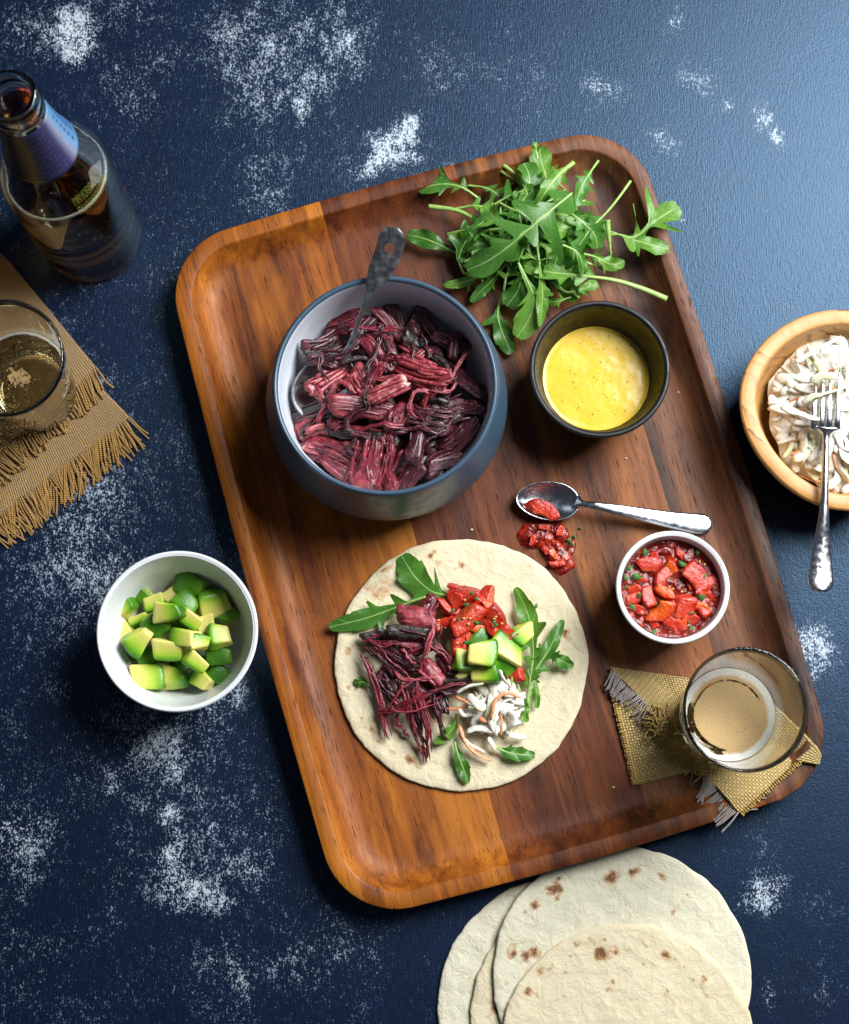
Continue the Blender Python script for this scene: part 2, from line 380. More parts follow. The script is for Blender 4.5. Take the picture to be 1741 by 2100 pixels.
def mat_foam(name, holes, inner, outer):
    """foam film; rr = 0 centre .. 1 glass wall; open places let the beer show"""
    t = NT(name); rr = t.attr('rr'); c = t.coord()
    n = t.noise(c, 160, 4, 0.6); f = t.noise(c, 900, 3)
    col = t.mix(t.remap(t.math('ADD', rr, t.math('MULTIPLY', t.math('SUBTRACT', n, 0.5), 0.12)), 0.80, 0.90, 0, 1, True), t.mix(f, inner, tuple(min(1, x * 1.25) for x in inner)), outer)
    bub = t.remap(t.vor(c, 520), 0.02, 0.22, 0.9, 0)
    col = t.mix(t.math('MULTIPLY', bub, t.remap(t.noise(c, 300, 2), 0.42, 0.5)), col, tuple(x * 0.25 for x in inner))
    cov = t.attr('cov'); k = t.math('ADD', cov, t.math('MULTIPLY', t.math('SUBTRACT', t.noise(c, 330, 5, 0.65), 0.5), holes))
    t.set(color=col, rough=0.5, spec=0.4, sss=0.1, ssss=0.002, normal=t.bump(t.math('ADD', f, bub), 0.0005, 0.5), alpha=t.remap(k, 0.42, 0.55, 0, 1, True))
    return t.m
def mat_slaw(name, a, b, c3=None):
    t = NT(name); c = t.coord(); r = t.rand(); n = t.noise(c, 160, 3)
    col = t.mix(t.math('ADD', t.math('MULTIPLY', n, 0.6), t.math('MULTIPLY', r, 0.5), clamp=True), a, b)
    if c3: col = t.mix(t.remap(t.math('MULTIPLY', t.noise(c, 60, 2), r), 0.32, 0.5, 0, 0.6, True), col, c3)
    t.set(color=col, rough=0.28, spec=0.5, sss=0.3, ssss=0.003, sssr=(1, 0.9, 0.6), normal=t.bump(t.noise(c, 330, 4), 0.0012, 0.6))
    return t.m
def mat_plain(name, col, rough=0.5, spec=0.4, var=0.2, scale=200):
    t = NT(name); c = t.coord()
    t.set(color=t.mix(t.noise(c, scale, 3), tuple(x * (1 - var) for x in col), tuple(min(1, x * (1 + var)) for x in col)), rough=rough, spec=spec, normal=t.bump(t.noise(c, scale * 2, 3), 0.0005, 0.4))
    return t.m

M_table = mat_table()
M_wood = [mat_wood('acacia_amber', srgb(76, 31, 7), srgb(140, 74, 17), srgb(184, 112, 32)),
          mat_wood('acacia_red', srgb(42, 17, 8), srgb(86, 39, 15), srgb(128, 68, 26)),
          mat_wood('acacia_brown', srgb(52, 24, 10), srgb(106, 56, 22), srgb(148, 88, 37), 1.1, srgb(48, 24, 16)),
          mat_wood('acacia_walnut', srgb(40, 22, 15), srgb(88, 52, 33), srgb(128, 82, 52), 1.2, srgb(38, 20, 16))]
M_olive = None
M_slate = mat_glaze('slate_glaze', srgb(60, 84, 104), 0.32)
M_slate_in = mat_glaze('pale_inside_glaze', srgb(222, 228, 238), 0.22)
M_black = mat_glaze('black_glaze', srgb(12, 13, 16), 0.48, speck=srgb(90, 90, 95))
M_white = mat_glaze('white_porcelain', srgb(226, 230, 232), 0.16)
M_leaf = [mat_leaf('rocket_leaf', srgb(38, 84, 26), srgb(84, 138, 52)), mat_leaf('rocket_leaf_pale', srgb(62, 112, 36), srgb(118, 166, 66))]
M_stem = mat_stem()
M_meat = [mat_meat('cured_meat', srgb(42, 8, 18), srgb(112, 24, 40), srgb(168, 62, 70)),
          mat_meat('cured_meat_dark', srgb(26, 7, 14), srgb(66, 20, 32), srgb(112, 46, 56)),
          mat_meat('cured_meat_pink', srgb(78, 20, 36), srgb(150, 50, 62), srgb(200, 106, 104))]
M_avo = mat_avocado(); M_tom = mat_tomato(); M_tomo = mat_tomato('tomato_orange', (196, 50, 12), (214, 86, 20), (232, 140, 44))
M_salsa = mat_salsa(); M_sauce = mat_sauce()
M_tort = mat_tortilla('tortilla_cream', srgb(206, 192, 156), srgb(228, 218, 188))
M_tort2 = mat_tortilla('tortilla_pale', srgb(206, 200, 172), srgb(226, 221, 198))
M_burlap = mat_cloth('ochre_linen', srgb(158, 136, 112), srgb(182, 140, 62), 7.2)
M_burlap2 = mat_cloth('straw_burlap', srgb(206, 178, 108), srgb(178, 152, 104), 6.2)
M_fringe = mat_thread('ochre_thread', srgb(122, 86, 34), srgb(204, 160, 88)); M_fringe2 = mat_thread('grey_thread', srgb(120, 110, 108), srgb(196, 186, 182))
M_fringe3 = mat_thread('straw_thread', srgb(140, 106, 40), srgb(216, 184, 104))
M_steel = mat_metal('steel', srgb(196, 200, 206), 0.2); M_steel_worn = mat_metal('worn_steel', srgb(176, 178, 180), 0.36)
M_fork = mat_metal('hammered_steel', srgb(222, 224, 228), 0.22, hammered=True)
M_glass = mat_glass('clear_glass'); M_bottle = mat_glass('bottle_glass', (0.90, 0.96, 0.92))
M_beer = mat_liquid('pale_beer', (0.97, 0.76, 0.08), 11); M_beer2 = mat_liquid('amber_beer', (0.93, 0.62, 0.08), 44)
M_cab = mat_slaw('cabbage', srgb(230, 224, 204), srgb(248, 245, 236), srgb(206, 212, 124)); M_car = mat_slaw('carrot', srgb(216, 120, 70), srgb(232, 164, 120))
M_dress = mat_plain('mayonnaise', srgb(232, 228, 212), .3, .5, .06, 120)
M_herb = mat_plain('chopped_herb', srgb(58, 110, 46), 0.5); M_seed = mat_plain('tomato_seed', srgb(222, 184, 96), 0.25)
M_ink = mat_plain('code_ink', srgb(196, 206, 92), 0.5)

# ------------------------------------------------------------------ tabletop
def build_table():
    x = np.concatenate([[-90, -60, -42], np.arange(-33, 33.01, 0.4), [42, 60, 90]])
    y = np.concatenate([[-90, -60, -46], np.arange(-37, 40.01, 0.4), [48, 62, 95]])
    X, Y = np.meshgrid(x, y); P = np.c_[X.ravel(), Y.ravel()]
    patches = [(160,60,50,1),(170,100,40,1.05),(100,50,60,.45),(250,20,50,.5),(490,40,60,.5),(560,110,90,.5),(520,190,70,.5),(700,110,60,.6),(650,170,60,.5),(625,240,24,.8),
               (810,300,48,1.1),(838,265,36,1.15),(768,328,36,.95),(905,330,15,.8),(530,370,60,.55),(640,55,80,.4),(870,130,40,.4),(1060,150,90,.42),(930,140,50,.45),(1240,175,42,.9),
               (1110,210,20,.5),(1380,50,32,.7),(1385,15,22,.7),(1360,110,22,.4),(1430,155,32,.8),(1470,205,28,.9),(1555,240,32,1.05),(1590,290,20,1.05),(1355,290,40,.75),(1690,270,30,.35),
               (1735,560,40,.6),(1385,450,14,1),(1570,415,10,1),(1610,625,40,.4),(1570,1080,40,.45),(1670,1340,44,1.05),(1690,1305,28,.8),(1580,1835,38,1.05),(1605,1800,26,.85),(1570,1720,60,.35),
               (1690,1850,40,.35),(1580,2050,28,.7),(1680,2000,60,.35),(180,1010,70,.55),(150,1120,90,.45),(200,1180,60,.5),(300,1500,50,.55),(340,1560,60,.65),(330,1530,40,.7),(280,1640,18,.75),
               (230,1610,14,.6),(420,1700,70,.5),(520,1720,50,.4),(362,1740,40,1),(350,1680,36,.85),(380,1790,46,.9),(410,1840,32,1.05),(455,1860,26,.95),(500,1770,60,.5),(300,1750,60,.4),
               (30,1720,60,.5),(40,1800,40,.6),(470,2000,60,.45),(500,2030,22,.7),(560,1980,18,.6),(460,1650,18,.65),(400,1630,14,.6),(480,1420,24,.75),(410,1450,60,.35),(100,1420,30,.35),
               (700,1960,70,.25),(250,180,60,.25),(330,120,50,.3),(180,1270,50,.4),(620,1985,40,.3),(1420,60,90,.12),(1200,90,80,.2)]
    wear = np.zeros(len(P))
    q = P + 1.3 * (np.c_[fbm(P * 0.5, 3), fbm(P * 0.5, 9)] - 0.5) * 2
    for px, py, r, s in patches:
        c = at(px, py, 0)[:2]; d = np.linalg.norm(q - c, axis=1) / (r / 32.0)
        wear = np.maximum(wear, s * sstep(2.1, 0.0, d))
    ls = sstep(18, -18, P[:, 0])
    wear = wear * (0.55 + 0.9 * fbm(P * 0.9, 21, 4)) + (0.10 + 0.62 * ls) * fbm(P * 0.25, 40, 4)
    f = gridfaces(len(y), len(x))
    n = len(P); v = np.c_[P, np.zeros(n)]
    # underside and edges make it a board 3 cm thick
    nx, ny = len(x), len(y)
    per = list(range(nx)) + [nx * (j + 1) - 1 for j in range(1, ny)] + [nx * ny - 2 - i for i in range(nx - 1)] + [nx * j for j in range(ny - 2, 0, -1)]
    lo_ = v[per].copy(); lo_[:, 2] = -3
    v = np.vstack([v, lo_]); k = len(per)
    for j in range(k): f.append((per[j], n + j, n + (j + 1) % k, per[(j + 1) % k]))
    f.append(tuple(n + j for j in range(k))[::-1])
    o = mesh('tabletop', v, f, M_table, attrs={'wear': np.r_[wear, np.zeros(k)]}, smooth=False)
    tag(o, 'dark blue painted tabletop with worn pale speckled patches', 'table', kind='structure')
build_table()

# ------------------------------------------------------------------ tray
TC = np.array([4.3, -0.09]); TA = math.radians(15.9)
TX = np.array([math.cos(TA), math.sin(TA)]); TY = np.array([-math.sin(TA), math.cos(TA)])
FLOOR = 0.8
def build_tray():
    hx, hy, R = 15.9, 22.25, 4.6
    def ring(d, z, nc=14, ns=10):
        pts = []; r = max(R - d * 0.85, 0.8); ax, ay = hx - d, hy - d
        for k, (sx, sy) in enumerate(((1, 1), (-1, 1), (-1, -1), (1, -1))):
            cx, cy = sx * (ax - r), sy * (ay - r)
            for i in range(nc + 1):
                a = math.pi / 2 * k + math.pi / 2 * i / nc
                pts.append((cx + r * math.cos(a), cy + r * math.sin(a), z))
            # straight side to the next corner
            nsx, nsy = ((-1, 1), (-1, -1), (1, -1), (1, 1))[k]
            a = math.pi / 2 * (k + 1); p0 = np.array(pts[-1][:2]); p1 = np.array((nsx * (ax - r) + r * math.cos(a), nsy * (ay - r) + r * math.sin(a)))
            for i in range(1, ns):
                t = i / ns; q = p0 + (p1 - p0) * t
                nrm = np.array([math.cos(a), math.sin(a)]); q = q + nrm * 0.22 * math.sin(math.pi * t)
                pts.append((q[0], q[1], z))
        return pts
    prof = [(1.2, 0.0), (0.75, 0.12), (0.35, 0.7), (0.06, 1.6), (0.0, 2.08), (0.015, 2.16), (0.07, 2.2), (0.5, 2.21), (0.93, 2.2), (1.0, 2.17), (1.06, 2.08), (1.34, 1.66), (1.7, 1.3), (2.05, 1.02), (2.45, 0.87), (2.9, 0.81), (3.4, FLOOR)]
    bm = bmesh.new(); rings = [[bm.verts.new(p) for p in ring(d, z)] for d, z in prof]
    n = len(rings[0])
    for a, b in zip(rings, rings[1:]):
        for j in range(n): bm.faces.new((a[j], a[(j + 1) % n], b[(j + 1) % n], b[j]))
    bm.faces.new(rings[-1]); bm.faces.new(rings[0][::-1])
    t = thing('serving_tray', 'large rectangular wooden serving tray with raised rounded rim', 'tray', (TC[0], TC[1], 0))
    t.rotation_euler = (0, 0, TA)
    cuts = [-30, -5.15, 3.9, 10.9, 30]
    for i in range(4):
        b2 = bm.copy()
        for xc, no in ((cuts[i], -1), (cuts[i + 1], 1)):
            if abs(xc) > 20: continue
            g = b2.verts[:] + b2.edges[:] + b2.faces[:]
            r = bmesh.ops.bisect_plane(b2, geom=g, plane_co=(xc - no * 0.006, 0, 0), plane_no=(no, 0, 0), clear_outer=True)
            ed = [e for e in r['geom_cut'] if isinstance(e, bmesh.types.BMEdge)]
            bmesh.ops.holes_fill(b2, edges=ed, sides=0)
        bmesh.ops.recalc_face_normals(b2, faces=b2.faces)
        m = bpy.data.meshes.new('plank'); cx = (max(cuts[i], -15.9) + min(cuts[i + 1], 15.9)) / 2
        for v in b2.verts: v.co = (v.co - Vector((cx, 0, 0))) * CM
        for fc in b2.faces: fc.smooth = abs(fc.normal.x) < 0.999 or fc.calc_area() < 1e-4
        b2.to_mesh(m); b2.free(); m.materials.append(M_wood[i]); m.set_sharp_from_angle(angle=math.radians(50))
        o = bpy.data.objects.new('plank', m); link(o); o.parent = t; o.location = (cx * CM, 0, 0)
        o['label'] = ['amber brown plank of the tray', 'dark reddish plank of the tray', 'brown streaked plank of the tray', 'dark walnut plank of the tray'][i]
    bm.free()
build_tray()

# ------------------------------------------------------------------ round vessels
def vessel(name, label, cat, rim_px, rim_z, base_z, prof_out, prof_in, mat_out, mat_in, parts=('outside', 'inside'), rim_part=None):
    c = at(*rim_px, rim_z)[:2]
    t = thing(name, label, cat, (c[0], c[1], base_z))
    po = smoothprof(prof_out); pi = smoothprof(prof_in)
    v, f = lathe(po, 128, c, base_z); k = len(v); v = np.vstack([v, (c[0], c[1], base_z + po[0][1])]); disc_cap(f, 0, 128, k, True)
    mesh(parts[0], v, f, mat_out, t)
    v, f = lathe(pi, 128, c, base_z); k = len(v); v = np.vstack([v, (c[0], c[1], base_z + pi[-1][1])]); disc_cap(f, (len(pi) - 1) * 128, 128, k)
    mesh(parts[1], v, f, mat_in, t)
    return t, c
# slate bowl: rim ring belongs to the outside glaze, pale glaze starts just inside it
BOWL, CB = vessel('slate_bowl', 'large blue-grey stoneware bowl with pale inside, full of pulled meat', 'bowl', (790, 788), 8.9, FLOOR,
    [(4.3, 0.0), (5.6, 0.25), (6.9, 1.6), (7.45, 3.2), (7.42, 4.6), (7.12, 6.3), (6.82, 7.7), (6.72, 8.0), (6.6, 8.1), (6.46, 8.02), (6.42, 7.85)],
    [(6.42, 7.85), (6.38, 7.6), (6.28, 6.4), (6.05, 5.0), (5.6, 3.4), (4.9, 2.0), (3.8, 1.0), (2.2, 0.6), (0.3, 0.5)], M_slate, M_slate_in, ('outer_glaze', 'inner_glaze'))
BLACK, CK = vessel('black_bowl', 'small black bowl holding yellow mustard sauce', 'bowl', (1230, 756), 5.4, FLOOR,
    [(2.2, 0.0), (2.6, 0.1), (3.2, 0.9), (3.85, 2.4), (4.28, 4.1), (4.36, 4.5), (4.3, 4.64), (4.14, 4.66), (4.02, 4.56)],
    [(4.02, 4.56), (3.96, 4.4), (3.74, 3.2), (3.3, 2.0), (2.6, 0.9), (1.6, 0.5), (0.2, 0.4)], M_black, M_black)
RAME, CR = vessel('white_ramekin', 'small white ramekin filled with chunky red salsa', 'ramekin', (1380, 1204), 5.2, FLOOR,
    [(2.5, 0.0), (2.75, 0.1), (2.95, 1.0), (3.2, 2.6), (3.42, 4.1), (3.46, 4.32), (3.36, 4.42), (3.2, 4.36)],
    [(3.2, 4.36), (3.13, 4.2), (3.0, 3.0), (2.85, 1.6), (2.5, 0.6), (1.3, 0.45), (0.2, 0.4)], M_white, M_white)
AVB, CA = vessel('white_bowl', 'white bowl of avocado cubes standing beside the tray', 'bowl', (363, 1294), 5.4, 0.0,
    [(2.3, 0.0), (2.6, 0.12), (3.5, 1.3), (4.3, 3.2), (4.82, 5.1), (4.87, 5.35), (4.78, 5.45), (4.62, 5.4)],
    [(4.62, 5.4), (4.54, 5.25), (4.15, 3.8), (3.6, 2.1), (2.9, 1.0), (1.6, 0.6), (0.2, 0.55)], M_white, M_white)

def fluid_disc(name, c, r, z, mat, parent=None, amp=0.05, freq=0.8, seed=0, nr=36, na=96, edge=0.0, depth=0.5):
    rr = np.linspace(0.02, 1, nr); th = np.linspace(0, 2 * np.pi, na, endpoint=False)
    P = np.array([(c[0] + r * a * math.cos(t), c[1] + r * a * math.sin(t)) for a in rr for t in th]); R = np.repeat(rr, na)
    zz = z + amp * (fbm(P * freq, seed, 4) - 0.5) * 2 * sstep(1.0, 0.85, R) + edge * sstep(0.92, 1, R)
    v = np.c_[P, zz]; f = gridfaces(nr, na, True, flip=True)
    k = len(v); low = np.c_[c[0] + r * 0.93 * np.cos(th), c[1] + r * 0.93 * np.sin(th), np.full(na, z - depth)]
    v = np.vstack([v, (c[0], c[1], z + amp * 0.2), low, (c[0], c[1], z - depth)])
    disc_cap(f, 0, na, k, False)
    f += [((nr - 1) * na + j, k + 1 + j, k + 1 + (j + 1) % na, (nr - 1) * na + (j + 1) % na) for j in range(na)]
    disc_cap(f, k + 1, na, k + 1 + na, True)
    return mesh(name, v, f, mat, parent, attrs={'rr': np.r_[R, 0, np.ones(na), 0]})
sc_ = fluid_disc('mustard_sauce', CK, 3.40, FLOOR + 2.1, M_sauce, None, 0.05, 0.5, 5, edge=0.05, nr=60, na=128)
tag(sc_, 'glossy yellow mustard sauce with dark specks in the black bowl', 'sauce')

# ------------------------------------------------------------------ rounded pieces (avocado, tomato)
def rbox(n=8, k=7.0):
    idx = {}; V = []; F = []
    def vid(p):
        key = tuple(np.round(p, 5))
        if key not in idx: idx[key] = len(V); V.append(p)
        return idx[key]
    g = np.linspace(-1, 1, n + 1)
    for ax in range(3):
        for s in (-1, 1):
            for i in range(n):
                for j in range(n):
                    q = []
                    for a, b in ((i, j), (i + 1, j), (i + 1, j + 1), (i, j + 1)):
                        p = np.zeros(3); p[ax] = s; p[(ax + 1) % 3] = g[a]; p[(ax + 2) % 3] = g[b]; q.append(vid(p))
                    F.append(tuple(q if s > 0 else q[::-1]))
    V = np.array(V); V = V / (np.sum(np.abs(V) ** k, axis=1) ** (1 / k))[:, None]
    return V, F
RB, RBF = rbox(9, 13.0); RB2, RB2F = rbox(7, 4.0)
def rotm(yaw, pitch, roll): return np.array(Matrix.Rotation(yaw, 3, 'Z') @ Matrix.Rotation(pitch, 3, 'Y') @ Matrix.Rotation(roll, 3, 'X'))
def wedge(seed, size, jitter=0.3, base=RB, taper=0.0):
    r = np.random.RandomState(seed)
    C = np.array([(a, b, c) for a in (-1, 1) for b in (-1, 1) for c in (-1, 1)], float)
    C = C + r.uniform(-jitter, jitter, C.shape)
    if taper: C[C[:, 0] > 0] *= np.array([1, 1 - taper, 1 - taper * 0.4])
    w = (base + 1) / 2; out = np.zeros_like(base)
    for k, (a, b, c) in enumerate([(a, b, c) for a in (0, 1) for b in (0, 1) for c in (0, 1)]):
        wt = (w[:, 0] if a else 1 - w[:, 0]) * (w[:, 1] if b else 1 - w[:, 1]) * (w[:, 2] if c else 1 - w[:, 2])
        out += wt[:, None] * C[k]
    out += (0.05 * (fbm(out * 1.3 + seed, seed) - 0.5))[:, None] * base
    return out * np.asarray(size) / 2
DIRS = ['right of', 'upper right of', 'just above', 'upper left of', 'left of', 'lower left of', 'just below', 'lower right of']
def relative(kind, places, named, short, first=0, used=set()):
    """labels by the nearest easily found neighbour: places are points, named {index: short name of a landmark}"""
    out = {}
    for i, p in enumerate(places):
        if i in named: continue
        if i < first: continue
        best = sorted(named, key=lambda k: np.linalg.norm(places[k][:2] - p[:2]))
        for rank, k in enumerate(best):
            d = p[:2] - places[k][:2]; w_ = DIRS[int(round(math.atan2(d[1], d[0]) / (math.pi / 4))) % 8]
            lab = '%s %s the %s' % (kind(i), w_, short[k])
            if lab not in used: break
        used.add(lab); out[i] = lab
    return out
AVL = 'soft green and yellow cube of avocado in the white bowl'
def avocado(c, size, ang, tilt, roll, side, seed, label, group, curve=0.35, jit=0.24):
    v = wedge(seed, size, jit, RB, taper=(seed * 37 % 10) / 10 * 0.55)
    s = np.asarray(size) / 2
    d = {'x': 0, 'y': 1, 'z': 2}[side[0]]; sg = -1 if side[1] == '-' else 1
    t = np.clip((v[:, d] * sg / s[d] + 1) / 2, 0, 1)                      # 1 at the dark outer side
    o1, o2 = (d + 1) % 3, (d + 2) % 3
    v[:, d] -= sg * curve * s[d] * t * ((v[:, o1] / s[o1]) ** 2 * 0.55 + (v[:, o2] / s[o2]) ** 2 * 0.3)   # outer side is round
    g = 1 - t
    v = v @ rotm(ang, tilt, roll).T + np.asarray(c)
    return tag(mesh('avocado_piece', v, RBF, M_avo, attrs={'g': g}), label, 'avocado', group)
AV = [(395,645,170,2.9,'x+'),(545,560,200,2.3,'z+'),(640,620,170,2.2,'y-'),(800,540,130,2.0,'z-'),(1010,440,300,2.2,'z+'),(955,625,220,2.9,'z+'),(1190,610,290,2.3,'y+'),(1310,720,220,2.2,'z+'),
      (795,700,250,4.1,'x+'),(990,780,180,3.6,'y-'),(1110,815,160,3.0,'z-'),(515,785,150,2.3,'y-'),(670,830,210,3.2,'z+'),(930,940,210,3.9,'x-'),(1080,985,170,4.0,'y+'),(1240,930,230,3.3,'x-'),
      (385,905,180,2.2,'z-'),(505,960,260,3.5,'x-'),(450,1090,140,1.6,'z+'),(640,1120,220,2.4,'z+'),(790,1065,240,3.5,'y-'),(1030,1175,210,4.1,'y-'),(1250,1110,220,2.6,'z+'),(610,1320,300,2.6,'x+'),
      (830,1310,260,2.5,'x+'),(1090,1330,200,2.5,'x-'),(1260,1290,210,2.2,'z+'),(720,950,180,1.9,'z-'),(870,820,180,2.0,'z+'),(960,1090,180,2.1,'z-'),(1120,680,180,1.8,'z-'),(1170,1180,150,1.6,'z+'),(900,1210,180,1.7,'z+')]
AVN = {4: 'largest dark green avocado wedge at the back of the white bowl', 8: 'blocky yellow avocado cube on top of the heap in the white bowl', 17: 'pale glossy avocado chunk at the left of the white bowl heap',
       23: 'big yellow avocado wedge with green edge at the front of the white bowl', 21: 'square pale avocado cube resting on top near the bowl front', 0: 'small avocado cube against the left wall of the white bowl',
       24: 'avocado chunk with a broad green side at the front centre of the white bowl', 25: 'yellow avocado block under the square cube at the bowl front'}
AVS = {4: 'largest green wedge', 8: 'blocky top cube', 17: 'pale glossy chunk', 23: 'yellow front wedge', 21: 'square pale cube', 0: 'left wall cube', 24: 'green-sided front chunk', 25: 'yellow front block'}
AVR = relative(lambda i: 'avocado cube in the white bowl', [ZA(a[0], a[1], 3) for a in AV], AVN, AVS)
for i, (x, y, s, z, side) in enumerate(AV):
    L = s / 3.1655 / 1.436 / 33.5 * 1.07; z += .3
    r = np.random.RandomState(100 + i)
    dx = np.linalg.norm(ZA(x, y, z)[:2] - CA); z = max(z * 0.92, 1.1 + max(0, dx - 2.4) * 0.9)
    avocado(ZA(x, y, z), (L * r.uniform(.95, 1.2), L * r.uniform(.75, .95), L * r.uniform(.6, .85)), r.uniform(-0.9, 0.9) if i != 8 else 0.05, r.uniform(-.4, .4), r.uniform(-.4, .4), side, 60 + i,
            AVN.get(i) or AVR[i], 'avocado cubes in the white bowl')

# ------------------------------------------------------------------ meat
def chunk(c, L, W, H, ang, seed, mat, bark=None, fat=0.0, tilt=0.0, roll=0.0, bend=0.0, M=22, N=28, name='meat_chunk', parent=None, torn=0.30, fibres=True):
    r = np.random.RandomState(seed)
    s = np.linspace(-1, 1, M); th = np.linspace(0, 2 * np.pi, N, endpoint=False)
    S, T = np.meshgrid(s, th, indexing='ij'); S = S.ravel(); T = T.ravel()
    ct, st = np.cos(T), np.sin(T)
    tw = T + .35 * r.uniform(-1, 1) * S
    pl = np.arange(5) * 1.2566 + r.uniform(-.35, .35, 5); dd = r.uniform(.72, 1.08, 5)
    rad = np.min([dd[k] / np.maximum(np.cos(tw - pl[k]), .18) for k in range(5)], axis=0)          # flat torn faces
    cx, sx = ct * rad, st * rad
    low = 0.70 + 0.5 * fbm(np.c_[ct * 0.9 + seed, st * 0.9, S * 1.2], seed, 3)
    fib = 0.42 * (fbm(np.c_[ct * 3.4, st * 3.4 + seed, S * 0.5], seed + 5, 3) - 0.5) + 0.22 * (fbm(np.c_[ct * 9, st * 9, S * 2.0 + seed], seed + 8, 2) - 0.5)
    tap = (1 - np.abs(S) ** 16 * 0.35) * (1 - 0.45 * r.uniform(-.3, 1) * (S + 1) / 2)
    sk = r.uniform(-.55, .55); sk2 = r.uniform(-.7, .7)
    y = W / 2 * cx * (low + fib) * tap; z = H / 2 * sx * (low + fib) * tap * (0.92 if fibres else 1)
    x = L / 2 * S * (1 + torn * (fbm(np.c_[ct * 2.6, st * 2.6 + seed * 1.7, np.sign(S) * 3.0], seed + 2, 3) - 0.5) * 2 * np.abs(S) ** 2) + sk * y * S ** 2 + sk2 * z * S ** 2
    curl = bend * S ** 2; y = y + curl; z = z + r.uniform(-.12, .12) * S * H
    bk = np.zeros(len(x)) if bark is None else sstep(0.15, 0.75, np.cos(T - bark))
    z = z + bk * .12 * (fbm(np.c_[x * 5, y * 5, z * 5] + seed, seed, 3) - .4)
    v = np.c_[x, y, z]
    v = np.vstack([v, v[:N].mean(0), v[-N:].mean(0)])
    f = gridfaces(M, N, True); disc_cap(f, 0, N, M * N, True); disc_cap(f, (M - 1) * N, N, M * N + 1)
    bag = Bag(); bag.add(v, f, fu=np.r_[S * L / 2, -L / 2, L / 2], fv=np.r_[st * 0.5 + ct * 0.31, 0, 0], bark=np.r_[bk, 0, 0], fat=np.r_[fat + .3 * np.abs(S) ** 8, fat, fat])
    if fibres:
        nf = int((W / .12 + 3) * r.choice([.25, .5, .8, 1.0]))
        for k in range(nf):
            y0 = W * .47 * (2 * (k + r.uniform(.1, .9)) / nf - 1)
            if bark is not None and math.cos(math.atan2(1, 2 * y0 / W) - bark) > .5 and r.rand() < .75: continue
            hl = L / 2 * r.uniform(.3, 1.08); x0 = r.uniform(-1, 1) * max(0, L / 2 * 1.1 - hl); q = np.linspace(-1, 1, 9)
            z0 = H / 2 * (.80 * (1 - min(1, abs(2 * y0 / W)) ** 3) + r.uniform(-.10, .10))
            xs = x0 + hl * q; sn = np.clip(2 * xs / L, -1.1, 1.1)
            path = np.c_[xs, y0 * (1 + r.uniform(-.35, .35) * sn) + bend * sn ** 2 + .10 * W * (fbm(np.c_[q * 1.2 + k, q * 0 + seed], seed, 2) - .5), z0 - .05 * H * np.abs(sn) ** 4 + .22 * H * (fbm(np.c_[q * 1.4, q * 0 + k + seed], seed + 1, 2) - .5)]
            rad = r.choice([.035, .05, .07, .11, .15]) * r.uniform(.8, 1.2) * np.interp(q, [-1, -.8, .8, 1], [.25, 1, 1, .25])
            tv, tf = tube(path, rad, rad * r.uniform(.5, .9), n=6)
            bag.add(tv, tf, fu=np.r_[np.repeat(xs, 6), 0, 0], fv=r.uniform(-1, 1), bark=0.0, fat=fat * r.uniform(.6, 1.3))
    v, f, at_ = bag.out()
    v = v @ rotm(ang, tilt, roll).T + np.asarray(c)
    return mesh(name, v, f, mat, parent, attrs=at_)
up_, dn = math.pi / 2, -math.pi / 2
MEAT = [(570,640,230,160,-25,0,0,None),(690,720,190,110,-60,1,0,None),(440,855,230,150,-25,1,0,2.2),(870,690,260,80,48,0,0,None),(765,870,220,90,62,0,.2,None),(860,890,210,130,80,1,0,None),
        (1015,800,150,130,30,1,0,1.57),(1070,1010,340,200,20,2,.15,None),(850,1105,240,90,-24,2,.42,None),(470,1060,250,150,-38,2,.2,None),(660,1075,170,130,60,2,0,None),(690,1205,390,105,6,0,.15,None),
        (340,1245,350,100,-15,1,0,1.2),(905,1290,180,110,-62,0,0,None),(1130,1300,240,220,12,1,0,None),(1370,1040,440,100,40,1,0,None),(650,1390,350,130,8,0,.2,2.6),(400,1350,180,110,-10,0,.35,1.57),
        (250,1380,150,110,-30,2,0,None),(490,1500,270,140,22,0,.2,None),(360,1510,180,120,10,2,.3,None),(740,1600,290,250,-70,0,.25,None),(960,1560,270,70,-52,0,0,1.9),(580,1680,360,80,36,0,.1,None),
        (980,1670,210,130,-50,1,0,None),(1200,1560,200,130,-20,1,.2,None),(1320,1400,320,110,-42,1,0,None),(1160,1650,160,120,20,1,0,1.57),(850,1700,180,90,60,0,0,None),(1120,660,230,90,60,1,0,None),
        (930,570,200,70,70,1,0,None),(1260,800,240,90,20,1,0,None),(1330,1230,260,110,-12,1,0,None),(1040,640,220,110,-60,1,0,None),(690,960,150,110,40,1,0,1.57),(1140,1150,190,110,15,1,0,1.4),
        (760,1000,150,110,-60,0,0,None),(1040,1450,240,110,-75,1,0,None),(560,1290,160,90,-30,0,0,None),(1250,1250,230,140,-20,1,0,None),(830,800,190,110,80,1,0,None),(1210,950,200,100,45,1,0,1.2)]
MLN = {7: 'largest bright red torn slab of meat in the middle of the bowl', 8: 'pale fatty white and pink meat piece in the middle of the bowl', 6: 'black charred lump of meat in the upper half of the bowl',
       11: 'long straight crimson strip of meat below the pale fatty piece', 12: 'dark-topped meat strip touching the left wall of the slate bowl', 21: 'broad bright red meat chunk near the front rim of the bowl',
       23: 'thin red meat strip sliding down to the front rim of the bowl', 2: 'dark rough meat chunk beside the serving spoon neck', 0: 'purple-red meat flap left of the spoon handle inside the bowl',
       9: 'pink and orange meat chunk lying on the serving spoon', 14: 'wide squarish dark red meat block in the right half of the bowl', 15: 'long shaded meat strip lying along the right wall of the bowl'}
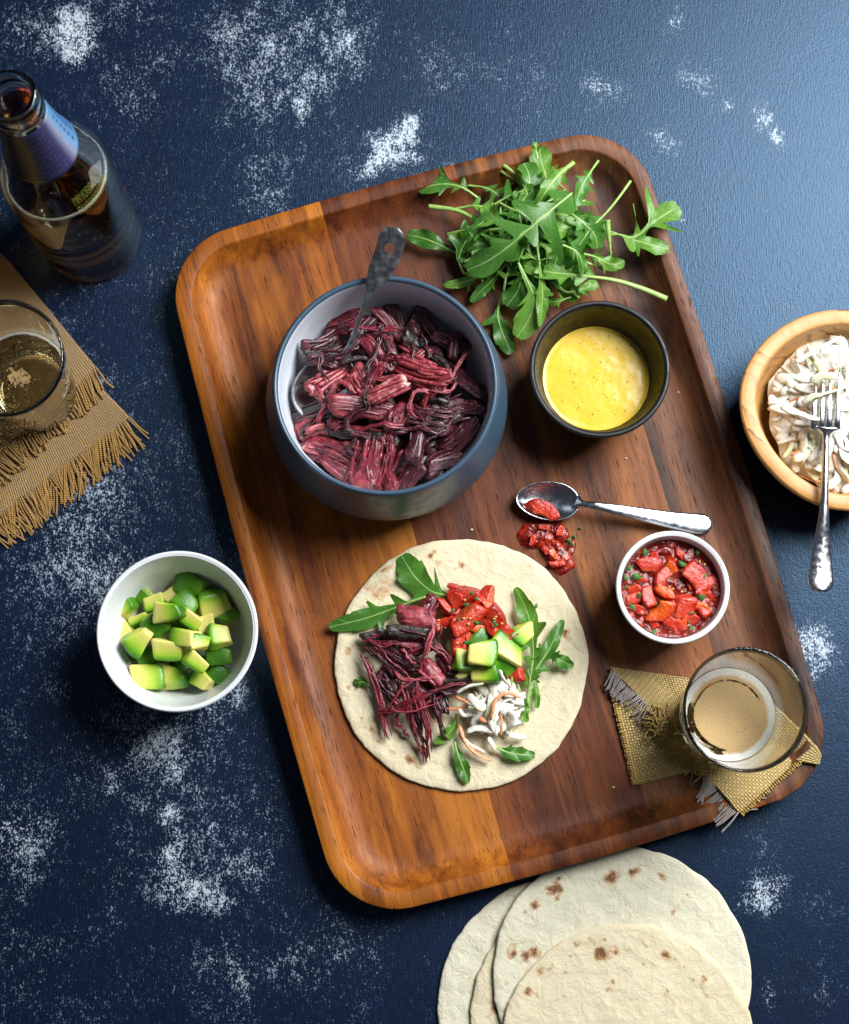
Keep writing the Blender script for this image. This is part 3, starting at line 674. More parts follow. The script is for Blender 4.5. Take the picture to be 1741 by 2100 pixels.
MLS = {7: 'large bright red slab', 8: 'pale fatty piece', 6: 'black charred lump', 11: 'long crimson strip', 12: 'dark-topped strip at the left wall', 21: 'broad red front chunk', 23: 'thin red strip at the front rim', 2: 'dark rough chunk by the spoon neck',
       0: 'purple flap by the spoon handle', 9: 'pink chunk on the spoon', 14: 'squarish dark red block', 15: 'long shaded strip at the right wall'}
MLR = relative(lambda i: ('red', 'dark', 'pink')[MEAT[i][5]] + ' bowl meat chunk', [ZB(a[0], a[1], 6) for a in MEAT], MLN, MLS)
for i, (x, y, l, wd, a, m, fat, bark) in enumerate(MEAT):
    k = 1 / 2.176 / 1.436 / 34.2
    L, W = l * k * 1.14, wd * k * 1.2; q = ZB(x, y, 6.0); d = np.linalg.norm(q[:2] - CB)
    z = FLOOR + 6.0 - 0.028 * d * d - (0.5 if y < 760 else 0) + np.random.RandomState(i).uniform(-.25, .25) + {8: .7, 7: .5, 9: .3, 11: .3, 21: .2}.get(i, 0)
    q = ZB(x, y, z); e = q[:2] - CB; d = np.linalg.norm(e); lim = np.interp(z - FLOOR, [1, 2, 3.4, 5, 6.4], [3.8, 4.9, 5.6, 6.05, 6.28]) - 0.25 * W - 0.36 * L * abs(math.cos(math.atan2(e[1], e[0]) + math.radians(a)))
    if d > lim: q[:2] = CB + e / d * lim
    o = chunk(q, L, W, min(W * (.42, .75, .55)[i % 3], 1.4), -math.radians(a), 200 + i, M_meat[m], bark, fat, tilt=np.random.RandomState(i + 50).uniform(-.38, .38), roll=np.random.RandomState(i + 90).uniform(-.6, .6), bend=np.random.RandomState(i + 30).uniform(-.25, .25))
    tag(o, MLN.get(i) or MLR[i], 'meat', 'pulled meat chunks in the slate bowl')
rs = np.random.RandomState(5); SCR = []
for i in range(22):
    a = i * 2.39996 + .5; d = 5.2 * math.sqrt((i + .5) / 22); SCR.append((CB[0] + d * math.cos(a), CB[1] + d * math.sin(a), FLOOR + 6.15 - .028 * d * d + rs.uniform(-.1, .35)))
ALLM = [ZB(a[0], a[1], 6) for a in MEAT] + [np.array(p) for p in SCR]
SLR = relative(lambda i: 'small bowl meat scrap', ALLM, MLN, MLS, len(MEAT))
for i, p in enumerate(SCR):
    o = chunk(p, rs.uniform(.9, 1.9), rs.uniform(.35, .7), rs.uniform(.25, .45), rs.uniform(0, 6.28), 450 + i, M_meat[(0, 1, 2, 0, 1)[i % 5]], 1.57 if i % 6 == 0 else None, .25 if i % 4 == 0 else 0, tilt=rs.uniform(-.5, .5), roll=rs.uniform(-.6, .6), bend=rs.uniform(-.25, .25), M=16, N=18, name='meat_scrap')
    tag(o, SLR.get(len(MEAT) + i), 'meat', 'meat scraps in the slate bowl')
for i in range(10):                                                 # lower layers showing through the gaps
    a = i * 2.4; d = 3.6 * math.sqrt((i + 0.5) / 10)
    z = FLOOR + (2.6 + 1.6 * (i % 3) / 2)
    c = (CB[0] + d * math.cos(a), CB[1] + d * math.sin(a), z)
    o = chunk(c, 4.0, 3.0, 2.0, a * 1.7, 400 + i, M_meat[1], None, 0, M=14, N=18)
    tag(o, 'dark chunk of pulled meat buried under the top pieces in the slate bowl', 'meat', 'buried meat chunks in the slate bowl')

# ------------------------------------------------------------------ serving spoon standing in the meat
def ribbon(path, width, thick, nv=9, crown=0.0, up=(0, 0, 1)):
    path = np.asarray(path); M = len(path); T, S, N = frames(path, up)
    width = np.broadcast_to(width, (M,)); thick = np.broadcast_to(thick, (M,))
    a = np.linspace(-1, 1, nv)
    top = path[:, None] + S[:, None] * (a[None, :, None] * width[:, None, None] / 2) + N[:, None] * ((thick[:, None] / 2 * np.sqrt(np.clip(1 - 0.75 * a[None] ** 4, 0, 1)) + crown * (1 - a[None] ** 2))[:, :, None])
    bot = path[:, None] + S[:, None] * (a[None, ::-1, None] * width[:, None, None] / 2) - N[:, None] * ((thick[:, None] / 2 * np.sqrt(np.clip(1 - 0.75 * a[None] ** 4, 0, 1)) - crown * (1 - a[None] ** 2))[:, :, None])
    v = np.concatenate([top, bot], axis=1).reshape(-1, 3); n = 2 * nv
    f = gridfaces(M, n, True); f.append(tuple(range(n))[::-1]); f.append(tuple((M - 1) * n + j for j in range(n)))
    return v, f
def spoon_bowl(c, la, lb, depth, ang, tilt, thick=0.1, n=48, rings=14, egg=0.15, roll=0.0):
    V = []; F = []
    for sgn, off in ((1, 0.0), (-1, -thick)):
        for i in range(rings + 1):
            t = i / rings
            for j in range(n):
                a = 2 * math.pi * j / n; e = 1 + egg * math.cos(a)
                rr = t * (1.0 + (0.0 if sgn > 0 else 0.012))
                V.append((la * rr * math.cos(a), lb * rr * math.sin(a) * (1 - egg * math.cos(a)), -depth * (1 - t ** 2.2) + off * (1 - 0.6 * t ** 6)))
    n1 = (rings + 1) * n
    F += gridfaces(rings + 1, n, True, 0) + gridfaces(rings + 1, n, True, n1, True)
    F += [(rings * n + j, rings * n + (j + 1) % n, n1 + rings * n + (j + 1) % n, n1 + rings * n + j) for j in range(n)]
    V = np.array(V) @ rotm(ang, tilt, roll).T + np.asarray(c); return V, F
def cut_hole(o, c, r, axis):
    v, f = tube(np.array([np.asarray(c) - np.asarray(axis) * 1.0, np.asarray(c) + np.asarray(axis) * 1.0]), r, n=32, up=(1, 0.2, 0))
    k = mesh('cutter', v, f, M_steel)
    md = o.modifiers.new('hole', 'BOOLEAN'); md.operation = 'DIFFERENCE'; md.object = k; md.solver = 'EXACT'
    bpy.context.view_layer.update()
    dg = bpy.context.evaluated_depsgraph_get(); me = bpy.data.meshes.new_from_object(o.evaluated_get(dg))
    o.modifiers.clear(); o.data = me; bpy.data.objects.remove(k)
def build_serving_spoon():
    t = thing('serving_spoon', 'worn steel serving spoon with a hole in its handle, leaning in the slate bowl', 'spoon', ZB(430, 1110, 5.0))
    P = [ZB(905, 66, 11.2), ZB(885, 130, 10.9), ZB(850, 240, 10.3), ZB(800, 350, 9.75), ZB(757, 440, 9.3), ZB(722, 510, 8.9), ZB(690, 600, 8.35), ZB(650, 720, 7.7), ZB(612, 820, 7.2), ZB(570, 905, 6.75)]
    path = catmull(P, 64); s = np.linspace(0, 1, 64)
    px = 1 / 2.176 / 1.436 / 35.5
    wd = curve1([(0, .3), (.012, .62), (.03, .95), (.06, 1.35), (.11, 1.6), (.2, 1.62), (.33, 1.42), (.42, 1.12), (.47, .72), (.52, .45), (.6, .32), (.75, .27), (.88, .34), (.95, .55), (1, .95)], s)
    v, f = ribbon(path, wd, curve1([(0, .14), (.4, .16), (.55, .3), (.8, .3), (1, .14)], s))
    h = mesh('handle', v, f, M_steel_worn, t)
    c = catmull([ZB(872, 190, 10.65), ZB(866, 198, 10.6)], 2)[1]
    cut_hole(h, c, 0.34, (0.1, -0.35, 0.93)); h.data.set_sharp_from_angle(angle=math.radians(40))
    d = ZB(590, 860, 6.6) - ZB(430, 1110, 5.6)
    v, f = spoon_bowl(ZB(450, 1085, 6.3), 2.25, 1.75, 0.85, math.atan2(d[1], d[0]), -0.18, roll=0.12)
    mesh('spoon_bowl', v, f, M_steel_worn, t)
build_serving_spoon()

# ------------------------------------------------------------------ rocket leaves
def leaf(pts, W, seed, label, group, nl=3, stem=0.15, term=0.75, pale=False, cup=0.25, wave=0.2, roll=0.0, lobe=0.95, stem_r=0.09, lobes=None, nu=54, nv=9, name='rocket_leaf'):
    r = np.random.RandomState(seed)
    path = catmull(pts, nu); seg = np.r_[0, np.cumsum(np.linalg.norm(np.diff(path, axis=0), axis=1))]; L = seg[-1]
    u = seg / L; T, S, N = frames(path)
    ro = roll + r.uniform(-.25, .25) + r.uniform(-.4, .4) * u
    c, s = np.cos(ro)[:, None], np.sin(ro)[:, None]; S, N = S * c + N * s, N * c - S * s
    x = np.clip((u - stem) / (1 - stem), 0, 1)
    ws = []
    for side in (0, 1):
        cen, hl = term, 1 - term
        tm = np.where(x > cen, np.sqrt(np.clip(1 - ((x - cen) / hl) ** 2, 0, 1)), np.exp(-((x - cen) / (hl * 0.75)) ** 2))
        w_ = 0.66 * tm + 0.10 * sstep(0, 0.2, x) * (x < cen + .1) * sstep(1.0, 0.8, x)
        for lx, ls, lam, lw in (lobes or ()):
            if ls == side: w_ = np.maximum(w_, lam * np.exp(-(np.abs(x - lx) / lw) ** 3))
        for k in range(0 if lobes else nl):
            xc = 0.08 + (term - 0.2) * (k + 0.7 + r.uniform(-.25, .25)) / max(nl, 1)
            a = lobe * (0.55 + 0.5 * (k + 1) / nl) * r.uniform(.85, 1.35)
            w_ = np.maximum(w_, a * np.exp(-(np.abs(x - xc) / r.uniform(.034, .055)) ** 2.6) * 0.95)
        w_ += 0.05 * (fbm(np.c_[u * 16, u * 0 + side + seed], seed + 3, 2) - 0.5) * (x > 0.02)
        ws.append(np.clip(w_, 0.004, None) * W * (x > 0) + 0.004)
    a = np.linspace(-1, 1, nv); V = []; A_u = []; A_v = []
    ph = r.uniform(0, 6); k2 = r.uniform(1.6, 3.0)
    for j, q in enumerate(a):
        wj = ws[0] if q < 0 else ws[1]
        off = 0.45 * wj * abs(q)                                         # lobes lean towards the tip
        uu = np.clip(u + off / L, 0, 1)
        base = np.stack([np.interp(uu, u, path[:, k]) for k in range(3)], 1)
        dz = cup * (wj * q) ** 2 / max(W, .1) + wave * np.sin(6.28 * k2 * u + ph + (2 if q > 0 else 0)) * abs(q) ** 1.5 * wj / max(W, .1) + 0.10 * (fbm(np.c_[u * 9, np.full(nu, q * 2 + seed)], seed, 2) - .5) * abs(q)
        V.append(base + S * (wj * q)[:, None] + N * dz[:, None]); A_u.append(u * L / 4.5); A_v.append(np.full(nu, q) * np.clip(wj / (0.35 * W), 0.15, 1))
    V = np.stack(V, 1).reshape(-1, 3); f = gridfaces(nu, nv)
    i0 = int(np.searchsorted(u, stem * 0.9)); f = f[max(0, i0) * (nv - 1):]
    t = thing(name, label, 'rocket leaf', path[len(path) // 2] * [1, 1, 0] + [0, 0, V[:, 2].min()], group)
    mesh('blade', V, f, M_leaf[1 if pale else 0], t, attrs={'u': np.stack(A_u, 1).ravel(), 'v': np.stack(A_v, 1).ravel()})
    rr = stem_r * np.interp(u, [0, .3, .7, 1], [1.0, .8, .35, .08])
    v, f = tube(path[:-3] - N[:-3] * (rr[:-3] * 0.45)[:, None], rr[:-3], rr[:-3] * 0.8, n=7)
    mesh('stem', v, f, M_stem, t)
    return t
GR = 'rocket leaves heaped in the tray corner'
def R(*p): return [ZR(x, y, z) for x, y, z in p]
LEAVES = [
 (R((1035,325,4.6),(930,410,4.9),(800,520,5.0),(660,640,4.6),(540,720,3.9),(435,765,3.2)), 1.15, dict(stem=0.0, term=.8, cup=.06, nv=13, nu=80, lobes=[(.06,0,.9,.06),(.07,1,1.0,.08),(.22,0,.75,.06),(.27,1,2.5,.055),(.30,0,1.7,.06),(.42,1,1.0,.05),(.48,0,1.9,.05),(.62,1,.8,.06),(.64,0,.9,.05)]), 'large dark rocket leaf with a bright white midrib on top of the heap'),
 (R((1130,600,2.6),(1270,560,3.0),(1390,575,3.1),(1500,490,3.2),(1640,400,3.0)), 1.25, dict(nl=2, stem=.22, term=.78, lobe=1.5, pale=True, cup=.1), 'rocket leaf reaching over the right rim of the tray'),
 (R((1240,540,2.4),(1380,590,2.8),(1480,620,2.9),(1585,648,2.7)), 0.95, dict(nl=2, stem=.15, term=.62, lobe=1.0, pale=True, cup=.1), 'rocket leaf pointing right just below the one over the right rim'),
 (R((430,690,1.6),(340,650,1.8),(220,595,1.9),(95,560,1.7)), .95, dict(nl=0, stem=.1, term=.6, cup=.15), 'smooth rocket leaf lying furthest left, nearest the spoon handle'),
 (R((510,360,2.2),(400,290,2.4),(280,275,2.3),(160,305,2.0)), 1.0, dict(nl=2, stem=.1, term=.7, lobe=.9), 'notched rocket leaf at the far upper left of the heap'),
 (R((215,400,1.9),(380,425,2.2),(540,492,2.6),(700,470,3.0),(850,360,3.3)), 1.1, dict(nl=2, stem=.42, term=.75, stem_r=.17), 'rocket leaf with a thick bare stem pointing left'),
 (R((900,320,3.0),(880,220,3.0),(855,130,2.9),(850,60,2.9)), 1.15, dict(nl=1, stem=.1, term=.6, pale=True), 'broad rocket leaf at the top of the heap against the tray rim'),
 (R((835,130,3.4),(830,80,3.5),(822,35,3.4)), .35, dict(nl=1, stem=.1, term=.6, pale=True), 'tiny curled rocket leaf tip above the top of the heap'),
 (R((560,410,2.6),(660,350,2.9),(770,300,3.2),(790,230,3.2),(760,155,3.0)), 1.05, dict(nl=2, stem=.12, term=.78, lobe=.9), 'upright lobed rocket leaf left of the top of the heap'),
 (R((700,660,3.8),(760,790,3.5),(815,920,3.0),(790,1040,2.4),(720,1150,2.0)), 1.35, dict(nl=1, stem=.02, term=.7, lobe=.8, pale=True, cup=.2), 'pale rocket leaf hanging down between the two bowls'),
 (R((830,590,4.0),(850,740,3.8),(865,900,3.2),(850,1090,2.6)), .6, dict(nl=2, stem=.2, term=.6, lobe=.8, pale=True), 'narrow upright rocket leaf left of the black bowl'),
 (R((1575,928,2.6),(1430,868,3.0),(1270,820,3.3),(1080,795,3.5),(900,775,3.5),(760,740,3.2)), 1.0, dict(nl=2, stem=.42, term=.7, lobe=.9, stem_r=.2, pale=True), 'rocket leaf with a long thick stem above the black bowl'),
 (R((1045,150,3.4),(960,220,4.0),(890,310,4.2),(820,420,3.6)), .8, dict(nl=1, stem=.05, term=.55, stem_r=.17, pale=True), 'rocket leaf with a wide pale stalk near the top of the heap'),
 (R((1185,140,2.6),(1130,220,3.0),(1080,310,3.3),(1060,400,3.3)), .75, dict(nl=2, stem=.15, term=.6), 'folded rocket leaf at the upper right of the heap'),
 (R((1368,255,2.4),(1300,350,2.8),(1235,430,3.3),(1140,530,3.7),(1050,660,3.6),(970,760,3.0)), .9, dict(nl=2, stem=.34, term=.7, stem_r=.1), 'rocket leaf with a thin bare stem pointing to the tray corner'),
 (R((1235,480,3.6),(1245,580,3.2),(1260,720,2.4)), .3, dict(nl=0, stem=.5, term=.7, stem_r=.2, pale=True), 'thick cut rocket stem standing at the right of the heap'),
 (R((1090,670,3.0),(1170,690,2.9),(1250,730,2.5),(1335,722,2.1)), .7, dict(nl=2, stem=.1, term=.6, pale=True, wave=.3), 'curly little rocket leaf at the right foot of the heap'),
 (R((600,760,2.4),(480,810,2.0),(390,840,1.8),(300,850,1.6)), .5, dict(nl=2, stem=.1, term=.6, lobe=1.1, pale=True), 'slim rocket leaf touching the back of the slate bowl'),
 (R((680,700,2.6),(600,800,2.2),(520,880,1.8),(455,945,1.5)), .6, dict(nl=1, stem=.1, term=.6), 'shaded rocket leaf under the left side of the heap'),
 (R((640,900,2.0),(610,1010,1.6),(640,1130,1.4),(690,1240,1.3)), 1.0, dict(nl=1, stem=.1, term=.6), 'dark rocket leaf in the shadow between the two bowls'),
 (R((980,620,4.6),(1060,660,4.5),(1090,720,4.2),(1100,790,3.8)), .55, dict(nl=1, stem=.05, term=.6), 'small arched rocket leaf right of the large midrib leaf'),
 (R((590,170,1.9),(660,220,2.0),(720,260,2.3),(760,330,2.6)), .3, dict(nl=0, stem=.6, term=.8, stem_r=.12, pale=True), 'cut rocket stem pointing to the upper left rim'),
 (R((645,165,2.2),(700,210,2.4),(735,270,2.6),(760,360,2.8)), .3, dict(nl=0, stem=.6, term=.8, stem_r=.14, pale=True), 'second cut rocket stem beside the upper left rim'),
 (R((1180,860,1.9),(1080,900,2.0),(960,940,2.2),(900,945,2.2)), .5, dict(nl=1, stem=.5, term=.75, stem_r=.12, pale=True), 'rocket stem tucked behind the rim of the black bowl'),
 (R((620,380,3.0),(700,420,3.6),(800,450,3.9),(900,520,3.8)), .9, dict(nl=2, stem=.1, term=.7), None),
 (R((1000,420,4.0),(1080,480,4.0),(1160,560,3.6),(1180,640,3.2)), 1.0, dict(nl=2, stem=.05, term=.7), None),
 (R((430,520,2.6),(520,560,3.2),(600,600,3.4),(700,690,3.2)), 1.0, dict(nl=2, stem=.1, term=.7), None),
 (R((320,560,2.0),(400,540,2.6),(480,520,3.0),(600,440,3.2)), .7, dict(nl=2, stem=.2, term=.65), None),
 (R((420,790,1.9),(390,700,2.2),(430,600,2.8),(520,520,3.2)), .9, dict(nl=1, stem=.1, term=.6), None),
 (R((900,560,4.2),(950,640,4.0),(940,720,3.6),(900,800,3.0)), .9, dict(nl=2, stem=.05, term=.7), None),
 (R((1210,760,2.2),(1120,720,2.6),(1020,700,3.0),(960,640,3.4)), .8, dict(nl=2, stem=.15, term=.7), None),
 (R((960,860,2.4),(1010,890,2.5),(1100,870,2.4),(1180,840,2.0)), .6, dict(nl=2, stem=.1, term=.7, pale=True), None)]
rr_ = np.random.RandomState(77)
for i in range(42):
    a = i * 2.4; d = math.sqrt((i + .5) / 42); cx, cy = 800 + 330 * d * math.cos(a), 560 + 250 * d * math.sin(a)
    an = rr_.uniform(0, 6.28); ln = rr_.uniform(150, 240); zz = 1.5 + 2.2 * (1 - d) + rr_.uniform(0, .6)
    pts = [ZR(cx + ln * t * math.cos(an + .5 * t), cy + ln * t * math.sin(an + .5 * t), max(1.1, zz + .5 * math.cos(2 * t))) for t in (-.9, -.3, .3, .9)]
    LEAVES.append((pts, rr_.uniform(.8, 1.3), dict(nl=2 + i % 2, stem=.1, term=.72, nu=50, nv=7, pale=i % 3 == 0, cup=rr_.uniform(-.2, .7), roll=rr_.uniform(-.6, .6), wave=.3), None))
LSH = {0: 'large white-ribbed leaf', 1: 'leaf over the right rim', 3: 'leftmost smooth leaf', 4: 'notched far upper left leaf', 5: 'thick stem pointing left', 6: 'broad top leaf', 8: 'upright lobed leaf', 9: 'pale hanging leaf', 10: 'narrow leaf by the black bowl',
       11: 'long thick stem', 12: 'wide pale stalk', 13: 'folded upper right leaf', 14: 'thin stem to the tray corner', 16: 'curly little leaf', 17: 'slim leaf at the slate bowl', 18: 'shaded lower left leaf', 20: 'small arched leaf'}
LRL = relative(lambda i: 'half hidden rocket leaf', [np.mean(l[0], axis=0) for l in LEAVES], LSH, LSH)
for i, (p, W, kw, lab) in enumerate(LEAVES):
    leaf(p, W * (.84 if i else 1), 500 + i, lab or LRL[i], GR, **dict(kw, lobe=kw.get('lobe', .95) * 1.2))

# ------------------------------------------------------------------ teaspoon with salsa, spill
def build_teaspoon():
    t = thing('teaspoon', 'steel teaspoon with a tomato bit lying above the ramekin', 'spoon', ZS(800, 280, FLOOR))
    P = [ZS(505, 225, 1.75), ZS(560, 247, 1.95), ZS(650, 258, 2.1), ZS(800, 285, 2.0), ZS(1000, 325, 1.7), ZS(1200, 360, 1.35), ZS(1330, 378, 1.15), ZS(1448, 392, 1.05)]
    path = catmull(P, 60); s = np.linspace(0, 1, 60); k = 1 / 2.3527 / 1.436 / 33
    wd = curve1([(0, 140), (.05, 90), (.1, 58), (.18, 46), (.35, 60), (.6, 105), (.85, 145), (.94, 145), (.975, 118), (.992, 70), (1, 30)], s) * k
    v, f = ribbon(path, wd, curve1([(0, .1), (.12, .22), (.5, .16), (1, .14)], s), crown=.03)
    mesh('handle', v, f, M_steel, t)
    a = ZS(500, 222, 1.6) - ZS(110, 190, 1.6)
    v, f = spoon_bowl(ZS(312, 222, 1.75), 2.02, 1.22, .62, math.atan2(a[1], a[0]), 0.0, egg=-.12, thick=.08)
    mesh('spoon_bowl', v, f, M_steel, t)
build_teaspoon()
def piece(c, size, ang, tilt, roll, seed, mat, name, label=None, group=None, parent=None, base=None, bf=None, cat='tomato'):
    base, bf = (RB, RBF); size = np.asarray(size, float)
    v = wedge(seed, size, .34, base, taper=(seed % 5) * .12)
    sy = v[:, 1] / size[1]; bend = (.5, 1.0, 1.5)[seed % 3]
    th = v[:, 0] / size[0] * bend; R_ = size[0] / bend; yy = v[:, 1] * (.9 - .25 * np.abs(v[:, 0] / size[0]))
    v = np.c_[(R_ + yy) * np.sin(th), (R_ + yy) * np.cos(th) - R_, v[:, 2] + size[2] * .3 * (.25 - sy ** 2)]       # skin side is the long outer arc
    v = v + .07 * min(size) * (fbm(v * 4 / max(size) + seed, seed, 3) - .5)[:, None] * 2; g = np.clip(.5 - sy, 0, 1)
    v = v @ rotm(ang, tilt, roll).T + np.asarray(c)
    o = mesh(name, v, bf, mat, parent, attrs={'g': g})
    return tag(o, label, cat, group) if label and not parent else o
o = piece(ZS(285, 270, 1.62), (1.95, 1.05, .55), -.35, 0, .1, 11, M_tom, 'tomato_piece', 'red tomato bit lying in the teaspoon')
def flake(c, s, seed, parent=None, label=None, group=None):
    r = np.random.RandomState(seed); n = 7
    th = np.linspace(0, 6.283, n, endpoint=False); rr = s * (0.6 + .6 * r.rand(n))
    top = np.c_[rr * np.cos(th) * 1.3, rr * np.sin(th) * .8, .25 * s * np.cos(2 * th + r.rand() * 6)]
    v = np.vstack([top, (0, 0, .1 * s), top - (0, 0, .03), (0, 0, .1 * s - .03)])
    f = []; disc_cap(f, 0, n, n); disc_cap(f, n + 1, n, 2 * n + 1, True)
    f += [(j, n + 1 + j, n + 1 + (j + 1) % n, (j + 1) % n) for j in range(n)]
    v = v @ rotm(r.uniform(0, 6), r.uniform(-.4, .4), r.uniform(-.4, .4)).T + np.asarray(c)
    o = mesh('herb_flake', v, f, M_herb, parent)
    return tag(o, label, 'herb', group) if label else o
def blob(name, c, rx, ry, h, ang, seed, mat, parent, z0):
    nr, na = 16, 48; rr = np.linspace(.03, 1, nr); th = np.linspace(0, 6.2832, na, endpoint=False)
    k = .75 + .5 * fbm(np.c_[np.cos(th) * 1.5 + seed, np.sin(th) * 1.5], seed, 3)
    V = []
    for a in rr:
        for j, t in enumerate(th):
            x, y = rx * a * k[j] * math.cos(t), ry * a * k[j] * math.sin(t); V.append((x, y, h * (1 - a ** 2.5) ** .6))
    V = np.array(V); V[:, 2] += h * .6 * (fbm(V * 2.2 + seed, seed, 3) - .5) * (V[:, 2] > 0.01)
    ca, sa = math.cos(ang), math.sin(ang); V[:, :2] = V[:, :2] @ np.array([[ca, sa], [-sa, ca]])
    V += (c[0], c[1], z0); f = gridfaces(nr, na, True, flip=True); kk = len(V); V = np.vstack([V, (c[0], c[1], V[:na, 2].mean())]); disc_cap(f, 0, na, kk)
    return mesh(name, V, f, mat, parent)
t = thing('salsa_spill', 'spilled red salsa on the tray below the teaspoon', 'spilled salsa', ZS(300, 480, FLOOR))
blob('sauce_blob', ZS(250, 450, .9), 1.45, 1.05, .32, .2, 3, M_salsa, t, FLOOR + .004); blob('sauce_blob', ZS(370, 590, .9), 1.5, .8, .28, -1.0, 5, M_salsa, t, FLOOR + .004)
blob('sauce_blob', ZS(380, 440, .9), .62, .75, .3, .9, 8, M_salsa, t, FLOOR + .004)
blob('sauce_blob', ZS(470, 560, .9), .28, .62, .12, -.3, 9, M_salsa, t, FLOOR + .004)
for k, (x, y, s, m) in enumerate(((290, 400, .5, M_tom), (390, 430, .55, M_tom), (350, 600, .55, M_tomo), (375, 660, .6, M_tom), (215, 500, .5, M_tom), (300, 560, .4, M_tom))):
    piece(ZS(x, y, 1.1), (s * 1.5, s, s * .7), k * 1.1, 0, .2, 30 + k, m, 'tomato_piece', parent=t)
for k, (x, y) in enumerate(((470, 510), (540, 410), (485, 525), (455, 490), (500, 470))): flake(ZS(x, y, .95), .13, 40 + k, t)

# ------------------------------------------------------------------ salsa in the ramekin
t = thing('salsa', 'chunky red tomato salsa with green herbs in the white ramekin', 'salsa', (CR[0], CR[1], FLOOR + .5))
fluid_disc('sauce', CR, 3.03, FLOOR + 3.42, M_salsa, t, .22, 1.4, 17, edge=.05, depth=1.0)
SAL = [(985,650,150,M_tom),(1100,740,150,M_tom),(995,890,160,M_tom),(1110,860,150,M_tomo),(1080,1000,190,M_tomo),(1260,970,220,M_tom),(1430,700,210,M_tom),(1320,680,130,M_tom),(1420,820,170,M_tom),
       (1440,970,170,M_tom),(1180,1120,150,M_tom),(900,900,130,M_tom),(1230,1130,120,M_tom),(1240,600,110,M_tom),(950,770,100,M_tom),(1330,540,110,M_salsa),(1190,1020,120,M_tom),(890,1000,100,M_tom),(1340,1090,120,M_tom),(1050,640,110,M_tom),(1170,680,100,M_tomo),(1330,800,110,M_tom),(1150,930,100,M_tom),(1040,1080,110,M_tom),(1370,960,110,M_tomo),(920,840,100,M_tom),(1250,1060,100,M_tomo),(1480,880,110,M_tom),(1120,560,100,M_salsa),(980,960,100,M_tom)]
for k, (x, y, s, m) in enumerate(SAL):
    L = s / 2.3527 / 1.436 / 34; q = ZS(x, y, FLOOR + 3.32 + (.16 if m is M_tomo else 0)); e = q[:2] - CR; d = np.linalg.norm(e); lm = 2.92 - L * .62
    if d > lm: q[:2] = CR + e / d * lm
    piece(q, (L * 1.0, L * .72, L * .5), k * .9, .1, .25 * math.sin(k), 70 + k, m, 'tomato_piece', parent=t)
for k, (x, y, s) in enumerate(((925,745,.3),(985,580,.2),(875,690,.17),(855,755,.17),(1380,730,.28),(1350,580,.14),(1370,885,.3),(1310,1105,.16),(1050,1130,.2),(950,880,.15),(1060,935,.08),(1110,990,.1),(1310,995,.16),(1240,660,.22),(900,955,.18),(1470,1035,.12),(1290,1060,.1),(860,820,.12))):
    flake(ZS(x, y, FLOOR + 3.72), s, 300 + k, t)
for k, (x, y) in enumerate(((1180,830),(1400,660),(1150,1000),(1365,640),(1140,1010),(1490,640),(1240,850))):
    v, f = tube(catmull([ZS(x - 6, y, FLOOR + 3.72), ZS(x, y + 4, FLOOR + 3.78), ZS(x + 6, y, FLOOR + 3.72)], 5), [.02, .06, .08, .06, .02], n=6)
    near = min([c_ for c_ in t.children if c_.name.startswith('tomato')], key=lambda c_: np.linalg.norm(WL[c_.name][:2] - v[:, :2].mean(0))); mesh('seed', v, f, M_seed, near)

# ------------------------------------------------------------------ tortillas
def tortilla(name, c, r, z, mat, label, seed, spots=(), tilt=(0, 0), thick=.24, dome=0.0, group=None, fold=None, lift=0.2):
    nr, na = 70, 150; rr = np.linspace(.012, 1, nr); th = np.linspace(0, 6.2832, na, endpoint=False)
    k = 1 + .022 * (fbm(np.c_[np.cos(th) * 1.6 + seed, np.sin(th) * 1.6], seed, 3) - .5) * 2 + .010 * (fbm(np.c_[np.cos(th) * 12 + seed, np.sin(th) * 12], seed + 4, 2) - .5) * 2
    X = (rr[:, None] * np.cos(th)[None] * k[None]).ravel(); Y = (rr[:, None] * np.sin(th)[None] * k[None]).ravel(); RR = np.repeat(rr, na)
    P = np.c_[X * r + c[0], Y * r + c[1]]
    zz = z + thick + .10 * (fbm(P * .55, seed, 3) - .5) + .07 * (fbm(P * 2.4, seed + 1, 3) - .5) + lift * sstep(.55, 1, RR) * (fbm(np.c_[np.cos(np.tile(th, nr)) * 1.1 + seed, np.sin(np.tile(th, nr)) * 1.1], seed + 7, 2) - .25)
    zz = zz + tilt[0] * X + tilt[1] * Y + dome * (1 - RR ** 2) - .06 * sstep(.965, 1, RR)
    top = np.c_[P, zz]; bot = top.copy(); bot[:, 2] -= thick * (1 - .35 * sstep(.94, 1, RR))
    toast = np.zeros(len(P))
    for (sx, sy, sr, ss) in spots:
        d = np.linalg.norm(P - np.array([sx, sy]) + .25 * (np.c_[fbm(P * 2.2, 5, 2), fbm(P * 2.2, 6, 2)] - .5) * 2, axis=1) / (sr * 1.35); toast = np.maximum(toast, 1.25 * ss * sstep(1.5, 0, d))
    toast = np.maximum(toast, .5 * sstep(.62, .78, fbm(P * 2.2, seed + 30, 4)))
    n = nr * na; v = np.vstack([top, bot, top[:na].mean(0), bot[:na].mean(0)])
    f = gridfaces(nr, na, True, 0, True) + gridfaces(nr, na, True, n)
    f = [q[::-1] for q in f]; f = gridfaces(nr, na, True, 0) + gridfaces(nr, na, True, n, True)
    disc_cap(f, 0, na, 2 * n, True); disc_cap(f, n, na, 2 * n + 1)
    f += [((nr - 1) * na + j, (nr - 1) * na + (j + 1) % na, n + (nr - 1) * na + (j + 1) % na, n + (nr - 1) * na + j) for j in range(na)]
    o = mesh(name, v, f, mat, attrs={'toast': np.r_[toast, toast, 0, 0]})
    return tag(o, label, 'tortilla', group)
